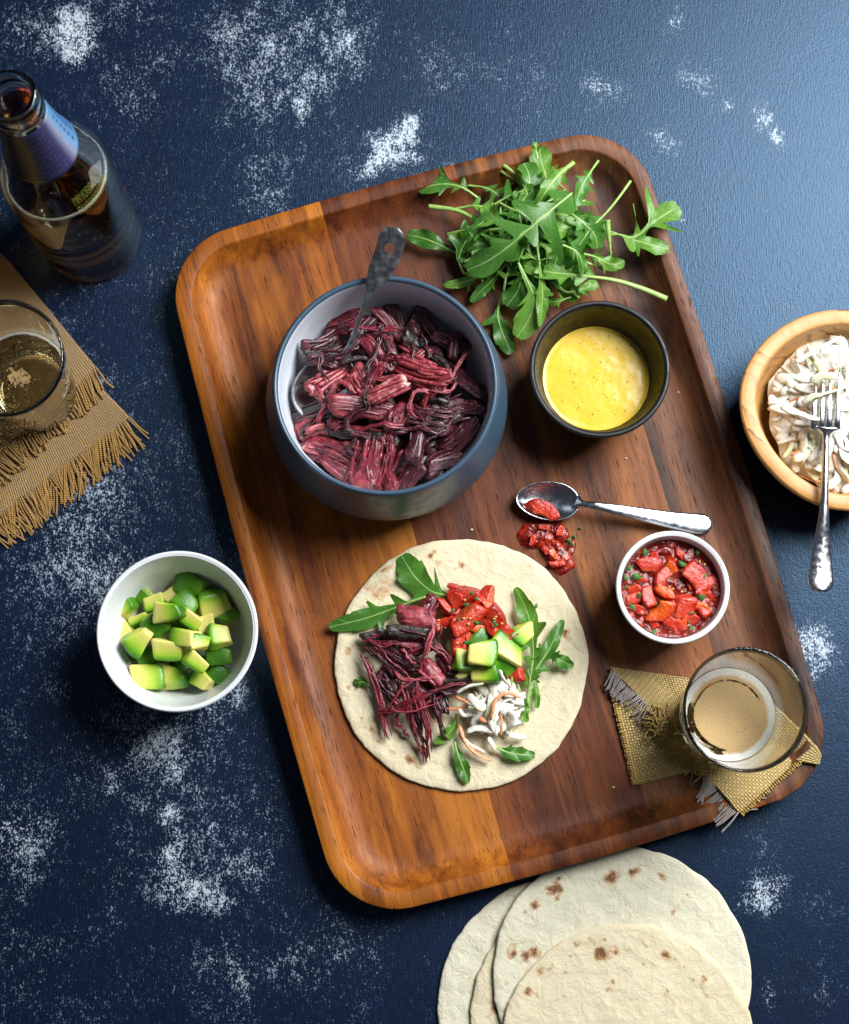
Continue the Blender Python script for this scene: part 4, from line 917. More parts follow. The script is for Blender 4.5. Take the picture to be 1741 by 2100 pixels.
def spots(fr, z, lst): return [(*fr(x, y, z)[:2], r, s) for x, y, r, s in lst]
tc = at(945, 1360, FLOOR + .3)
tortilla('tortilla', tc, 7.92, FLOOR, M_tort, 'open corn tortilla on the tray under the taco filling', 3,
    spots(ZT, 1, [(700,160,.22,.8),(405,265,.3,.75),(880,235,.22,.75),(300,390,.5,.5),(390,400,.7,.5),(360,340,.5,.45),(430,340,.6,.45),(260,380,.2,.7),(180,780,.3,.6),(205,650,.2,.5),(165,1025,.22,.7),(310,1290,.22,.75),
     (370,1350,.2,.65),(555,1470,.4,.7),(440,1420,.25,.5),(1550,655,.3,.85),(1090,1440,.25,.6),(750,215,.2,.5),(790,140,.2,.5),(230,560,.3,.45),(340,420,.3,.6),(280,330,.3,.5),(250,1220,.2,.5),(1430,1010,.25,.4),(740,90,.2,.5)]))
def kt(x, y, z): return ZK(x, y, z)
tortilla('tortilla', ZK(693, 863, .2), 7.9, 0.0, M_tort2, 'plain greenish-cream tortilla at the bottom of the stack, furthest left', 5, spots(ZK, .2, [(325, 465, .3, .35)]), lift=.1, group='stacked tortillas below the tray')
tortilla('tortilla', ZK(853, 927, .5), 7.9, 0.28, M_tort, 'second tortilla of the stack, only its left edge showing', 8, spots(ZK, .5, [(350, 860, .3, .8), (340, 780, .3, .6), (300, 900, .3, .5)]), lift=.1, group='stacked tortillas below the tray')
tortilla('tortilla', ZK(966, 712, .8), 7.88, 0.56, M_tort2, 'wide tortilla with dark toasted spots near its top edge', 12,
    spots(ZK, .8, [(915,228,.45,.85),(1020,198,.32,1.0),(650,270,.35,.95),(610,288,.3,.85),(660,222,.18,.8),(530,360,.3,.9),(498,398,.18,.8),(1165,220,.25,.75),(1043,155,.14,.7),(770,230,.12,.6),(1217,390,.22,.7),(995,352,.12,.7),(1283,305,.14,.7),
     (470,462,.22,.5),(425,600,.3,.8),(495,610,.35,.8),(530,585,.35,.75),(560,600,.3,.55),(625,475,.2,.4),(440,560,.25,.5),(500,680,.4,.45),(640,315,.15,.8),(470,540,.2,.45),(425,525,.15,.6),(400,730,.3,.4)]), lift=.14, group='stacked tortillas below the tray')
tortilla('tortilla', ZK(995, 1096, 1.1), 7.85, 0.86, M_tort, 'topmost tortilla of the stack, its upper edge shaded and spotted', 20,
    spots(ZK, 1.1, [(865,600,.4,.95),(1175,600,.3,1.0),(1215,635,.2,.6),(940,578,.28,.75),(1005,578,.2,.75),(1090,553,.16,.8),(875,525,.2,.7),(740,555,.2,.6),(715,607,.18,.6),(690,690,.14,.7),(925,730,.2,.7),(885,770,.2,.6),(970,650,.15,.6),
     (560,680,.3,.6),(510,780,.25,.85),(490,880,.2,.6),(650,810,.18,.5),(1310,725,.12,.8),(1370,715,.2,.8),(1195,775,.12,.8),(1385,800,.25,.5),(1080,655,.1,.8),(850,845,.25,.4),(1155,785,.25,.4),(615,660,.2,.6),(820,540,.25,.5)]), lift=.16, group='stacked tortillas below the tray')

# ------------------------------------------------------------------ taco filling
ZF = FLOOR + .35
def T(*p): return [ZT(x, y, ZF + z) for x, y, z in p]
GT = 'rocket leaves on the tortilla'
for i, (p, W, kw, lab) in enumerate([
 (T((900,445,.9),(780,420,.7),(690,390,.6),(590,300,.4),(505,165,.2)), 1.25, dict(nl=1, stem=.05, term=.6, lobe=.9, cup=.15), 'broad rocket leaf at the upper left of the taco'),
 (T((660,430,.9),(540,470,.7),(400,525,.5),(250,575,.35),(40,625,.3)), .85, dict(nl=2, stem=.05, term=.6, lobe=1.2, cup=.15), 'long rocket leaf overhanging the left edge of the tortilla'),
 (T((1320,1140,.4),(1330,960,.6),(1350,780,.7),(1330,600,.7),(1290,480,.5),(1235,370,.3)), .75, dict(nl=3, stem=.05, term=.7, lobe=1.1, stem_r=.09, pale=True), 'tall rocket leaf right of the tomato on the taco'),
 (T((1310,1110,.5),(1340,950,.6),(1390,860,.6),(1460,750,.6),(1540,575,.4)), .55, dict(nl=3, stem=.15, term=.62, lobe=1.2), 'rocket leaf slanting to the right edge of the taco'),
 (T((1390,850,.5),(1450,805,.6),(1530,840,.6),(1605,880,.4)), .55, dict(nl=1, stem=.1, term=.6, lobe=.9), 'short rocket leaf branching to the far right of the taco'),
 (T((1250,990,.7),(1275,1080,.6),(1295,1160,.4),(1305,1235,.3)), .4, dict(nl=3, stem=.1, term=.6, lobe=1.2, pale=True), 'thin rocket leaf beside the coleslaw on the taco'),
 (T((845,1360,.4),(870,1450,.35),(905,1540,.3),(930,1625,.25)), .55, dict(nl=1, stem=.05, term=.5, lobe=.6), 'narrow dark rocket leaf pointing down off the taco filling'),
 (T((1105,1390,.4),(1180,1425,.4),(1270,1440,.35),(1360,1445,.25)), .6, dict(nl=1, stem=.05, term=.5, lobe=.7), 'rocket leaf lying right below the coleslaw on the taco'),
 (T((300,1000,.3),(250,975,.25),(205,985,.15)), .45, dict(nl=0, stem=.05, term=.5), 'small rocket leaf tip under the left meat strands'),
 (T((1370,870,.5),(1365,1000,.45),(1375,1145,.25)), .35, dict(nl=2, stem=.2, term=.6, stem_r=.1, pale=True), 'rocket stalk pointing down at the right of the taco'),
 (T((1210,1010,.8),(1225,850,1.0),(1260,730,1.0),(1200,625,.8)), .45, dict(nl=3, stem=.1, term=.7, lobe=1.0, pale=True), 'frilly rocket leaf between avocado and right leaves'),
 (T((860,1180,.7),(840,1260,.5),(780,1330,.4),(715,1365,.3)), .5, dict(nl=0, stem=.05, term=.5, pale=True), 'pale rocket leaf between meat and coleslaw')]):
    leaf(p, W, 700 + i, lab, GT, **kw)
GTT = 'tomato pieces on the taco'
for k, (x, y, s, z, lab) in enumerate([(910,420,220,1.2,'tomato wedge at the top of the taco heap'),(1050,440,190,1.0,'upper right tomato wedge on the taco'),(800,510,190,1.1,'left tomato chunk beside the meat on the taco'),
        (930,575,250,1.7,'biggest tomato slice in the middle of the taco tomatoes'),(1120,570,220,1.5,'curled tomato slice on the right of the taco tomatoes'),(1140,690,180,1.1,'tomato chunk just right of the avocado on the taco'),
        (870,700,230,1.4,'lowest left tomato wedge above the taco avocado'),(1210,925,170,.9,'single tomato bit right of the coleslaw on the taco'),(1010,520,170,1.3,'tomato chunk at the centre back of the taco tomatoes'),
        (1180,650,150,1.0,'small tomato bit next to the frilly rocket'),(760,600,120,1.2,'seedy tomato bit against the meat on the taco'),
        (850,630,150,1.6,'thin tomato slice lying across the lowest wedge'),(985,640,150,1.5,'tomato bit touching the dark green avocado bit'),(870,470,140,1.4,'small tomato bit between the top wedge and the left chunk'),(1085,500,150,1.5,'tomato sliver above the curled slice'),(960,470,150,1.5,'tomato dice behind the biggest slice'),(1060,610,150,1.5,'tomato dice between the biggest and the curled slice'),(800,600,140,1.3,'tomato dice at the left foot of the taco tomatoes'),(930,660,130,1.5,'tomato dice just above the dark green avocado bit'),(870,380,130,1.0,'outermost tomato dice by the broad rocket leaf')]):
    L = s / 2.176 / 1.436 / 33
    piece(ZT(x, y, ZF + z - .35), (L * .95, L * .55, L * .45), k * 1.3, .3 * math.sin(k * 2), .45 * math.cos(k * 3), 120 + k, M_tomo if k in (12, 14) else M_tom, 'tomato_piece', lab, GTT)
    ob = [o for o in sc.objects if o.get('label') == lab][0]
    for q in range(3 if k in (3, 4, 10) else 1 if k in (0, 6) else 0):
        x1, y1 = x + 28 * math.sin(k + q * 1.9), y + 26 * math.cos(k * 2 + q * 2.3); zz = ZF + z - .35 + L * .27
        v, f = tube(catmull([ZT(x1 - 9, y1, zz), ZT(x1, y1 + 5, zz + .06), ZT(x1 + 9, y1, zz)], 5), [.02, .055, .07, .055, .02], n=6); mesh('seed', v, f, M_seed, ob)
TH = [(955,405),(920,480),(830,520),(905,565),(870,575),(965,590),(990,595),(1100,590),(930,600),(1370,490),(915,720),(735,710),(985,440),(1110,610)]
for k, (x, y) in enumerate(TH):
    if x < 1300:
        q = ZT(x, y, ZF + 2.0); near = min([o for o in sc.objects if o.get('group') == GTT], key=lambda o: np.linalg.norm(WL[o.name][:2] - q[:2]) )
        flake(q - (0, 0, .15), .15, 330 + k, near); continue
    flake(ZT(x, y, ZF + .1), .15, 330 + k, None, 'lone herb fleck on the bare right side of the tortilla')
for k, (x, y, s, z, side, lab) in enumerate([(1030,790,190,2.1,'x+','light square avocado cube on top of the taco'),(930,850,200,1.5,'y-','avocado chunk with dark green side at the left of the taco avocado'),(1045,910,190,1.5,'x+','pale avocado block just above the coleslaw'),
        (900,785,150,1.1,'z-','pale avocado cube by the meat on the taco'),(985,690,150,1.3,'z+','dark green avocado bit under the taco tomatoes'),(1160,760,200,1.4,'y+','long avocado slice at the right of the taco avocado'),
        (1120,810,140,1.3,'z+','green avocado bit behind the light square cube'),(925,945,160,.9,'z-','yellow avocado chunk at the lower left of the taco avocado'),(1265,675,160,.9,'x-','avocado cube beside the tall rocket leaf'),(1160,850,130,1.2,'z+','small dark avocado wedge above the lone tomato bit')]):
    L = s / 2.176 / 1.436 / 33; r = np.random.RandomState(k)
    avocado(ZT(x, y, ZF + z - .3), (L * 1.05, L * .85, L * .7), r.uniform(-.9, .9), r.uniform(-.4, .4), r.uniform(-.4, .4), side, 30 + k, lab, 'avocado pieces on the taco', jit=.38)
GM = 'pulled meat pieces on the taco'
k_ = 1 / 2.176 / 1.436 / 33
for i, (x, y, l, wd, a, m, z, bark, lab) in enumerate([(605,565,230,130,8,2,1.5,None,'thick pink meat slab at the top of the taco meat'),(545,660,260,90,8,1,1.6,1.57,'blackened meat strip below the pink slab on the taco'),
        (335,690,150,90,-15,0,.8,1.4,'purple meat end at the upper left of the taco meat'),(685,490,150,110,-60,0,1.2,None,'meat bit nearest the taco tomatoes'),(700,920,170,110,45,2,1.4,None,'pink meat chunk left of the taco avocado'),
        (800,850,150,100,60,0,1.1,None,'fibrous meat chunk touching the taco avocado'),(850,960,190,110,-10,1,1.2,1.4,'dark meat knob above the coleslaw'),(480,800,260,120,40,1,1.0,None,'dark meat piece in the middle of the taco meat'),
        (600,750,220,110,-10,0,1.2,None,'purple meat piece in the centre of the taco meat'),(560,860,240,120,20,1,.8,None,'shaded meat piece under the taco strands'),(430,980,200,120,60,1,.7,None,'low dark meat piece at the left of the taco'),
        (650,1050,240,120,40,1,.7,None,'low meat piece under the crossing strands'),(760,1100,160,90,70,1,.9,1.0,'dark meat stub beside the coleslaw')]):
    tag(chunk(ZT(x, y, ZF + z - .25), l * k_, wd * k_ * 1.1, min(wd * k_ * .8, 1.1), -math.radians(a), 800 + i, M_meat[m], bark, 0, roll=.3 * math.sin(i)), lab, 'meat', GM)
def strand(pts, w_, seed, mat, lab, group='pulled meat strands on the taco'):
    """a pulled strand: several fibres lying together and fraying at the ends"""
    r = np.random.RandomState(seed); M = 40; path = catmull(pts, M); s = np.linspace(0, 1, M); T_, S_, N_ = frames(path); bag = Bag()
    nf = max(1, int(w_ / .085))
    for k in range(nf):
        a = r.uniform(0, 6.28); d = w_ / 2 * .8 * math.sqrt((k + .3) / nf) if nf > 1 else 0
        i0, i1 = (0, M) if k < 2 else (r.randint(0, 12), M - r.randint(0, 12))
        tw = a + 2.2 * s + 1.5 * (fbm(np.c_[s * 3 + k, s * 0 + seed], seed, 2) - .5); fr = 1 + 1.3 * np.abs(2 * s - 1) ** 6 * r.uniform(0, 1)
        p = path + S_ * (d * fr * np.cos(tw))[:, None] + N_ * (d * .7 * fr * np.sin(tw))[:, None] + (np.c_[fbm(np.c_[s * 9, s * 0 + k], seed, 2), fbm(np.c_[s * 9, s * 0 + k], seed + 1, 2), s * 0] - [.5, .5, 0]) * .16 + (np.c_[fbm(np.c_[s * 3.5 + seed, s * 0], seed, 2), fbm(np.c_[s * 3.5, s * 0 + seed], seed + 1, 2), s * 0] - [.5, .5, 0]) * .35
        p = p[i0:i1]; q = np.linspace(0, 1, len(p))
        rad = (r.uniform(.055, .12) if nf > 1 else w_ / 2) * np.interp(q, [0, .1, .85, 1], [.4, 1, 1, .25]) * (.75 + .5 * fbm(np.c_[q * 7 + k, q * 0], seed, 2))
        v, f = tube(p, rad, rad * .7, n=7, roll=q * 2)
        bag.add(v, f, fu=np.r_[np.repeat(q * 5, 7), 0, 5], fv=r.uniform(-1, 1), bark=0.0, fat=r.uniform(-.1, .28))
    v, f, at_ = bag.out(); o = mesh('meat_strand', v, f, mat, attrs=at_)
    return tag(o, lab, 'meat', group)
for i, (p, w_, m, lab) in enumerate([
 (T((235,795,.7),(300,900,.7),(350,1030,.6),(390,1180,.5),(440,1350,.25)), .62, 0, 'thick meat strand down the left edge of the taco meat'),
 (T((325,735,1.3),(430,830,1.5),(500,900,1.5),(575,965,1.3)), .38, 0, 'bright red smooth meat strand crossing the taco meat'),
 (T((705,590,1.9),(680,720,2.0),(640,820,1.9),(620,905,1.6)), .5, 2, 'wet meat strand hanging down from the pink slab'),
 (T((340,1180,.6),(470,1150,1.0),(600,1090,1.4),(740,1030,1.5),(905,975,1.5)), .5, 0, 'long meat strand running up to the avocado'),
 (T((500,960,1.0),(545,1120,1.1),(590,1290,.7),(660,1500,.3)), .55, 0, 'long meat strand hanging to the bottom of the taco, left of its twin'),
 (T((620,980,1.5),(635,1150,1.2),(670,1320,.8),(700,1490,.35)), .6, 0, 'long meat strand hanging to the bottom of the taco, right of its twin'),
 (T((610,965,1.9),(500,1020,1.8),(440,1100,1.4),(470,1165,1.2),(600,1170,1.4),(745,1115,1.3)), .16, 2, 'thin looping pink fibre over the taco meat'),
 (T((700,1040,1.2),(735,1160,1.0),(770,1260,.7),(825,1345,.4)), .5, 1, 'dark meat strand beside the coleslaw'),
 (T((720,720,1.4),(780,790,1.4),(860,850,1.2)), .4, 0, 'short meat strand under the lowest tomato wedge'),
 (T((765,610,2.0),(745,670,2.0),(725,730,1.8)), .14, 0, 'thin red fibre between meat and tomato'),
 (T((270,760,1.0),(360,820,1.2),(430,870,1.2),(500,960,1.0)), .5, 1, 'dark purple strand under the bright red one'),
 (T((600,1000,1.6),(590,1080,1.5),(640,1190,1.1),(680,1290,.9)), .12, 2, 'hair-thin meat fibre over the twin strands'),
 (T((690,1080,1.3),(670,1160,1.1),(690,1260,.9)), .1, 2, 'hair-thin meat fibre right of the twin strands'),
 (T((520,760,1.4),(560,830,1.4),(580,860,1.3)), .22, 2, 'short pale meat fibre in the centre of the taco meat'),
 (T((300,880,.5),(360,980,.6),(430,1060,.7),(470,1180,.4)), .5, 1, 'dark meat strand just right of the thick left strand'),
 (T((430,900,1.2),(520,960,1.4),(640,960,1.5),(760,930,1.4)), .45, 2, 'wavy pink meat strand across the middle of the taco meat'),
 (T((560,1080,1.0),(600,1200,.8),(620,1330,.5),(640,1420,.3)), .45, 1, 'dark strand between the long twin strands'),
 (T((440,1060,.8),(520,1130,.9),(640,1130,1.0),(760,1060,1.1)), .4, 0, 'curved meat strand under the thin looping fibre'),
 (T((640,700,1.7),(720,760,1.6),(790,830,1.4),(850,900,1.2)), .45, 0, 'red meat strand sloping towards the taco avocado'),
 (T((280,700,1.1),(380,740,1.4),(480,740,1.5),(580,780,1.5)), .45, 0, 'red meat strand along the top left of the taco meat'),
 (T((740,1020,1.3),(800,1040,1.2),(870,1020,1.1),(910,990,1.0)), .4, 1, 'dark frayed strand ending above the coleslaw'),
 (T((480,1180,.5),(500,1260,.4),(560,1330,.3)), .3, 0, 'short frayed meat strand left of the long twin strands')]):
    strand(p, w_, 850 + i, M_meat[m], lab)

rs = np.random.RandomState(9); BST = []
for i in range(20):
    a = i * 2.39996 + 1.1; d = 4.6 * math.sqrt((i + .5) / 20); x, y = CB[0] + d * math.cos(a), CB[1] + d * math.sin(a); an = rs.uniform(0, 6.28); ln = rs.uniform(.8, 1.7); cv = rs.uniform(-1, 1); pts = []
    for q in (-1, -.35, .35, 1):
        px, py = x + ln * q * math.cos(an + cv * q), y + ln * q * math.sin(an + cv * q); e = math.hypot(px - CB[0], py - CB[1])
        if e > 5.7: px, py = CB[0] + (px - CB[0]) * 5.7 / e, CB[1] + (py - CB[1]) * 5.7 / e; e = 5.7
        pts.append(np.array((px, py, FLOOR + 6.75 - .034 * e * e + rs.uniform(-.15, .2))))
    BST.append(pts)
BLR = relative(lambda i: 'thin bowl meat shred', [ZB(a[0], a[1], 6) for a in MEAT] + [np.mean(p, axis=0) for p in BST], MLN, MLS, len(MEAT))
for i, p in enumerate(BST): strand(p, rs.uniform(.2, .5), 1900 + i, M_meat[(0, 1, 2, 1)[i % 4]], BLR[len(MEAT) + i], 'thin meat shreds in the slate bowl')

# ------------------------------------------------------------------ coleslaw
def shred(pts, w_, th_, mat, parent, name, seed):
    r = np.random.RandomState(seed); n = 16; path = catmull(pts, n); s = np.linspace(0, 1, n)
    ww = w_ / 2 * np.interp(s, [0, .1, .9, 1], [.5, 1, 1, .5]) * (.8 + .4 * fbm(np.c_[s * 4 + seed, s * 0], seed, 2))
    v, f = tube(path, ww, np.full(n, th_ / 2) * np.interp(s, [0, .1, .9, 1], [.6, 1, 1, .6]), n=10, roll=r.uniform(-.7, .7) + s * r.uniform(-1.2, 1.2))
    v = v + .07 * (np.c_[fbm(v * 2.2 + seed, 1, 3), fbm(v * 2.2 + seed, 2, 3), fbm(v * 2.2 + seed, 3, 3)] - .5) * 2
    return mesh(name, v, f, mat, parent)
def dressing(parent, c, rx, ry, z0, h, seed):
    nr, na = 30, 72; rr = np.linspace(.02, 1, nr); th = np.linspace(0, 6.2832, na, endpoint=False)
    k = .85 + .3 * fbm(np.c_[np.cos(th) * 2 + seed, np.sin(th) * 2], seed, 3)
    X = c[0] + rx * (rr[:, None] * np.cos(th)[None] * k[None]).ravel(); Y = c[1] + ry * (rr[:, None] * np.sin(th)[None] * k[None]).ravel(); RR = np.repeat(rr, na)
    Z = z0 + h * (1 - RR ** 2.2) * (.55 + .9 * fbm(np.c_[X, Y] * 1.3, seed, 4)); v = np.vstack([np.c_[X, Y, Z], (c[0], c[1], z0 + h)])
    f = gridfaces(nr, na, True); disc_cap(f, 0, na, len(v) - 1, True); mesh('dressing', v, f, M_dress, parent)
def slaw_heap(parent, c, rx, ry, z0, h, n, seed, carrots, lim=None):
    r = np.random.RandomState(seed)
    for i in range(n):
        d = math.sqrt((i + .5) / n); a = i * 2.39996; cx, cy = c[0] + rx * d * math.cos(a) * .8, c[1] + ry * d * math.sin(a) * .8
        z = z0 + h * (1 - d * d) * r.uniform(.55, 1) + .1
        an = r.uniform(0, 6.28); L = r.uniform(1.6, 4.0); cv = r.uniform(-2.2, 2.2)
        pts = []
        for t in (-.5, -.17, .17, .5):
            x = cx + L * t * math.cos(an + cv * t); y = cy + L * t * math.sin(an + cv * t)
            ex, ey = (x - c[0]) / rx, (y - c[1]) / ry; e = math.hypot(ex, ey)
            if e > 1: x = c[0] + ex / e * rx; y = c[1] + ey / e * ry
            pts.append((x, y, max(z0, z - .25 * (2 * t) ** 2 + r.uniform(-.15, .15))))
        if cx > 30.2: continue                                       # nothing of these shows
        car = i % carrots == carrots - 1
        shred(pts, r.uniform(.14, .22) if car else r.uniform(.28, .8), r.uniform(.1, .16) if car else r.uniform(.14, .28), M_car if car else M_cab, parent, 'carrot_shred' if car else 'cabbage_shred', seed + i)
ts = thing('coleslaw', 'small heap of creamy white coleslaw at the lower right of the taco filling', 'coleslaw', ZT(1090, 1160, ZF))
sc0 = ZT(1105, 1130, ZF)
dressing(ts, sc0, 1.55, 1.75, ZF, .8, 3); slaw_heap(ts, sc0, 1.75, 1.95, ZF + .15, 1.15, 42, 900, 11)
for i, (p, w_, m) in enumerate([(T((1270,1080,1.3),(1180,1045,1.6),(1105,1100,1.7),(1080,1220,1.4)), .22, M_car), (T((870,1250,.5),(910,1350,.6),(980,1430,.5),(1080,1480,.3)), .3, M_car), (T((840,1060,.8),(890,1090,.9),(940,1115,1.0)), .22, M_car),
        (T((780,1140,.7),(850,1150,.8),(935,1125,.9)), .22, M_car), (T((1000,1205,1.1),(1045,1230,1.1),(1095,1255,.9)), .26, M_car), (T((860,1050,1.2),(930,1005,1.4),(1030,985,1.5)), .24, M_cab), (T((920,1290,.7),(1000,1270,.9),(1100,1280,.9),(1180,1270,.7)), .5, M_cab),
        (T((1060,1330,.6),(1090,1380,.5),(1110,1420,.3)), .36, M_cab), (T((1190,1310,.6),(1250,1325,.5),(1300,1330,.35)), .42, M_cab), (T((870,1150,1.0),(910,1190,1.1),(990,1170,1.3)), .3, M_cab), (T((930,1060,1.6),(980,1110,1.8),(1040,1150,1.7)), .55, M_cab),
        (T((870,1300,.5),(930,1370,.5),(1040,1430,.3)), .34, M_cab), (T((1130,900,1.7),(1160,960,1.8),(1210,1010,1.5)), .4, M_cab), (T((1190,1160,1.3),(1220,1200,1.2),(1200,1270,.9)), .5, M_cab)]):
    shred(p, w_, .16, m, ts, 'carrot_shred' if m is M_car else 'cabbage_shred', 960 + i)

# ------------------------------------------------------------------ olive wood bowl, coleslaw, fork
def mat_olive():
    t = NT('olive_wood'); c = t.coord((1, 1, 1))
    wv = t.n('ShaderNodeTexWave', wave_type='BANDS', bands_direction='DIAGONAL'); t.put(wv.inputs['Vector'], c)
    wv.inputs['Scale'].default_value = 38; wv.inputs['Distortion'].default_value = 9; wv.inputs['Detail'].default_value = 3; wv.inputs['Detail Scale'].default_value = 1.2
    n = t.noise(c, 35, 4)
    col = t.mix(n, srgb(178, 120, 62), srgb(214, 164, 98))
    col = t.mix(t.math('MULTIPLY', t.remap(wv.outputs['Fac'], .80, 1.0, 0, .7, True), t.remap(n, .46, .62)), col, srgb(84, 46, 22))
    t.set(color=col, rough=.42, spec=.45, normal=t.bump(wv.outputs['Fac'], .0004, .2)); return t.m
M_olive = mat_olive()
def build_olive():
    c = at(1738, 835, 5.0)[:2]
    t = thing('olive_wood_bowl', 'oval olive wood bowl of coleslaw at the right edge', 'bowl', (c[0], c[1], 0))
    th = np.linspace(0, 2 * np.pi, 128, endpoint=False)
    shape = np.c_[np.cos(th) * (1 + .06 * np.cos(2 * th)), np.sin(th)] * (1 + .02 * np.sin(3 * th + .6))[:, None]
    def rings(prof):
        pr = smoothprof(prof, 4)
        v = np.array([(c[0] + r * s[0], c[1] + r * s[1], z + .10 * math.sin(2 * a + 1) * (z > 3)) for r, z in pr for s, a in zip(shape, th)])
        return v, gridfaces(len(pr), 128, True), len(pr)
    v, f, m = rings([(2.6, 0.0), (3.4, .15), (5.0, 1.6), (6.0, 3.4), (6.33, 4.7), (6.36, 4.95), (6.25, 5.08)])
    k = len(v); v = np.vstack([v, (c[0], c[1], 0)]); disc_cap(f, 0, 128, k, True); mesh('outer_wall', v, f, M_olive, t)
    v, f, m = rings([(6.25, 5.08), (6.0, 5.12), (5.6, 5.1), (5.42, 5.04), (5.34, 4.85)]); mesh('rim', v, f, M_olive, t)
    v, f, m = rings([(5.34, 4.85), (5.1, 3.6), (4.5, 2.2), (3.4, 1.2), (1.6, .8), (.2, .75)])
    k = len(v); v = np.vstack([v, (c[0], c[1], .75)]); disc_cap(f, (m - 1) * 128, 128, k); mesh('inner_wall', v, f, M_olive, t)
    ts = thing('coleslaw', 'big heap of creamy coleslaw in the olive wood bowl', 'coleslaw', (c[0], c[1], 1.2))
    hc = (c[0] + .1, c[1] - .1)
    dressing(ts, hc, 4.75, 5.05, 3.0, 1.9, 8); slaw_heap(ts, hc, 4.75, 5.0, 3.5, 2.1, 230, 1200, 12)
    return c
CO = build_olive()
def build_fork():
    t = thing('fork', 'shiny steel fork with hammered handle resting on the olive wood bowl', 'fork', ZW(600, 1400, 4.5))
    path = catmull([ZW(632, 900, 5.55), ZW(625, 950, 5.35), ZW(622, 1010, 5.35), ZW(620, 1100, 5.55), ZW(617, 1250, 5.75), ZW(612, 1420, 5.72), ZW(604, 1560, 5.62), ZW(596, 1700, 5.5), ZW(591, 1840, 5.5), ZW(589, 1975, 5.65)], 80); s = np.linspace(0, 1, 80)
    k = 1 / 2.2114 / 1.436 / 33.8
    wd = curve1([(0, 158), (.03, 150), (.065, 95), (.1, 60), (.16, 50), (.35, 44), (.5, 52), (.62, 72), (.78, 118), (.9, 158), (.955, 164), (.985, 130), (1, 60)], s) * k
    v, f = ribbon(path, wd, curve1([(0, .13), (.1, .24), (.4, .3), (.7, .2), (1, .16)], s), crown=.13, nv=13)
    mesh('handle', v, f, M_fork, t, attrs={'ham': np.repeat(sstep(.6, .72, s), 26)})
    for j, (x0, x1, y1, zt) in enumerate(((572, 527, 615, 5.5), (612, 588, 575, 5.5), (652, 640, 555, 5.5), (694, 712, 525, 5.5))):
        x1 = (560, 605, 650, 712)[j] ; x0 = (542, 596, 645, 696)[j]
        p = catmull([ZW(x0, 915, 5.52), ZW(x0 + (x1 - x0) * .2, 850, 5.75), ZW(x0 + (x1 - x0) * .6, 720, 5.75), ZW(x1, y1, 5.35)], 20); q = np.linspace(0, 1, 20)
        v, f = ribbon(p, curve1([(0, .42), (.25, .36), (.8, .28), (1, .08)], q), .16, nv=7)
        mesh('tine', v, f, M_fork, t, attrs={'ham': np.zeros(len(v))})
    ts = bpy.data.objects['coleslaw.001']
    for i, p in enumerate([((330,770,5.6),(420,800,5.9),(500,830,6.0),(585,850,5.7)), ((470,740,5.7),(540,700,6.0),(600,690,6.05),(700,660,5.8)), ((520,600,5.6),(600,570,5.9),(700,575,5.8)), ((420,480,5.2),(560,400,5.5),(720,310,5.2)), ((740,320,5.2),(725,400,5.6),(715,520,5.6))]):
        shred([ZW(*q) for q in p], .5, .2, M_cab, ts, 'cabbage_shred', 1700 + i)
build_fork()

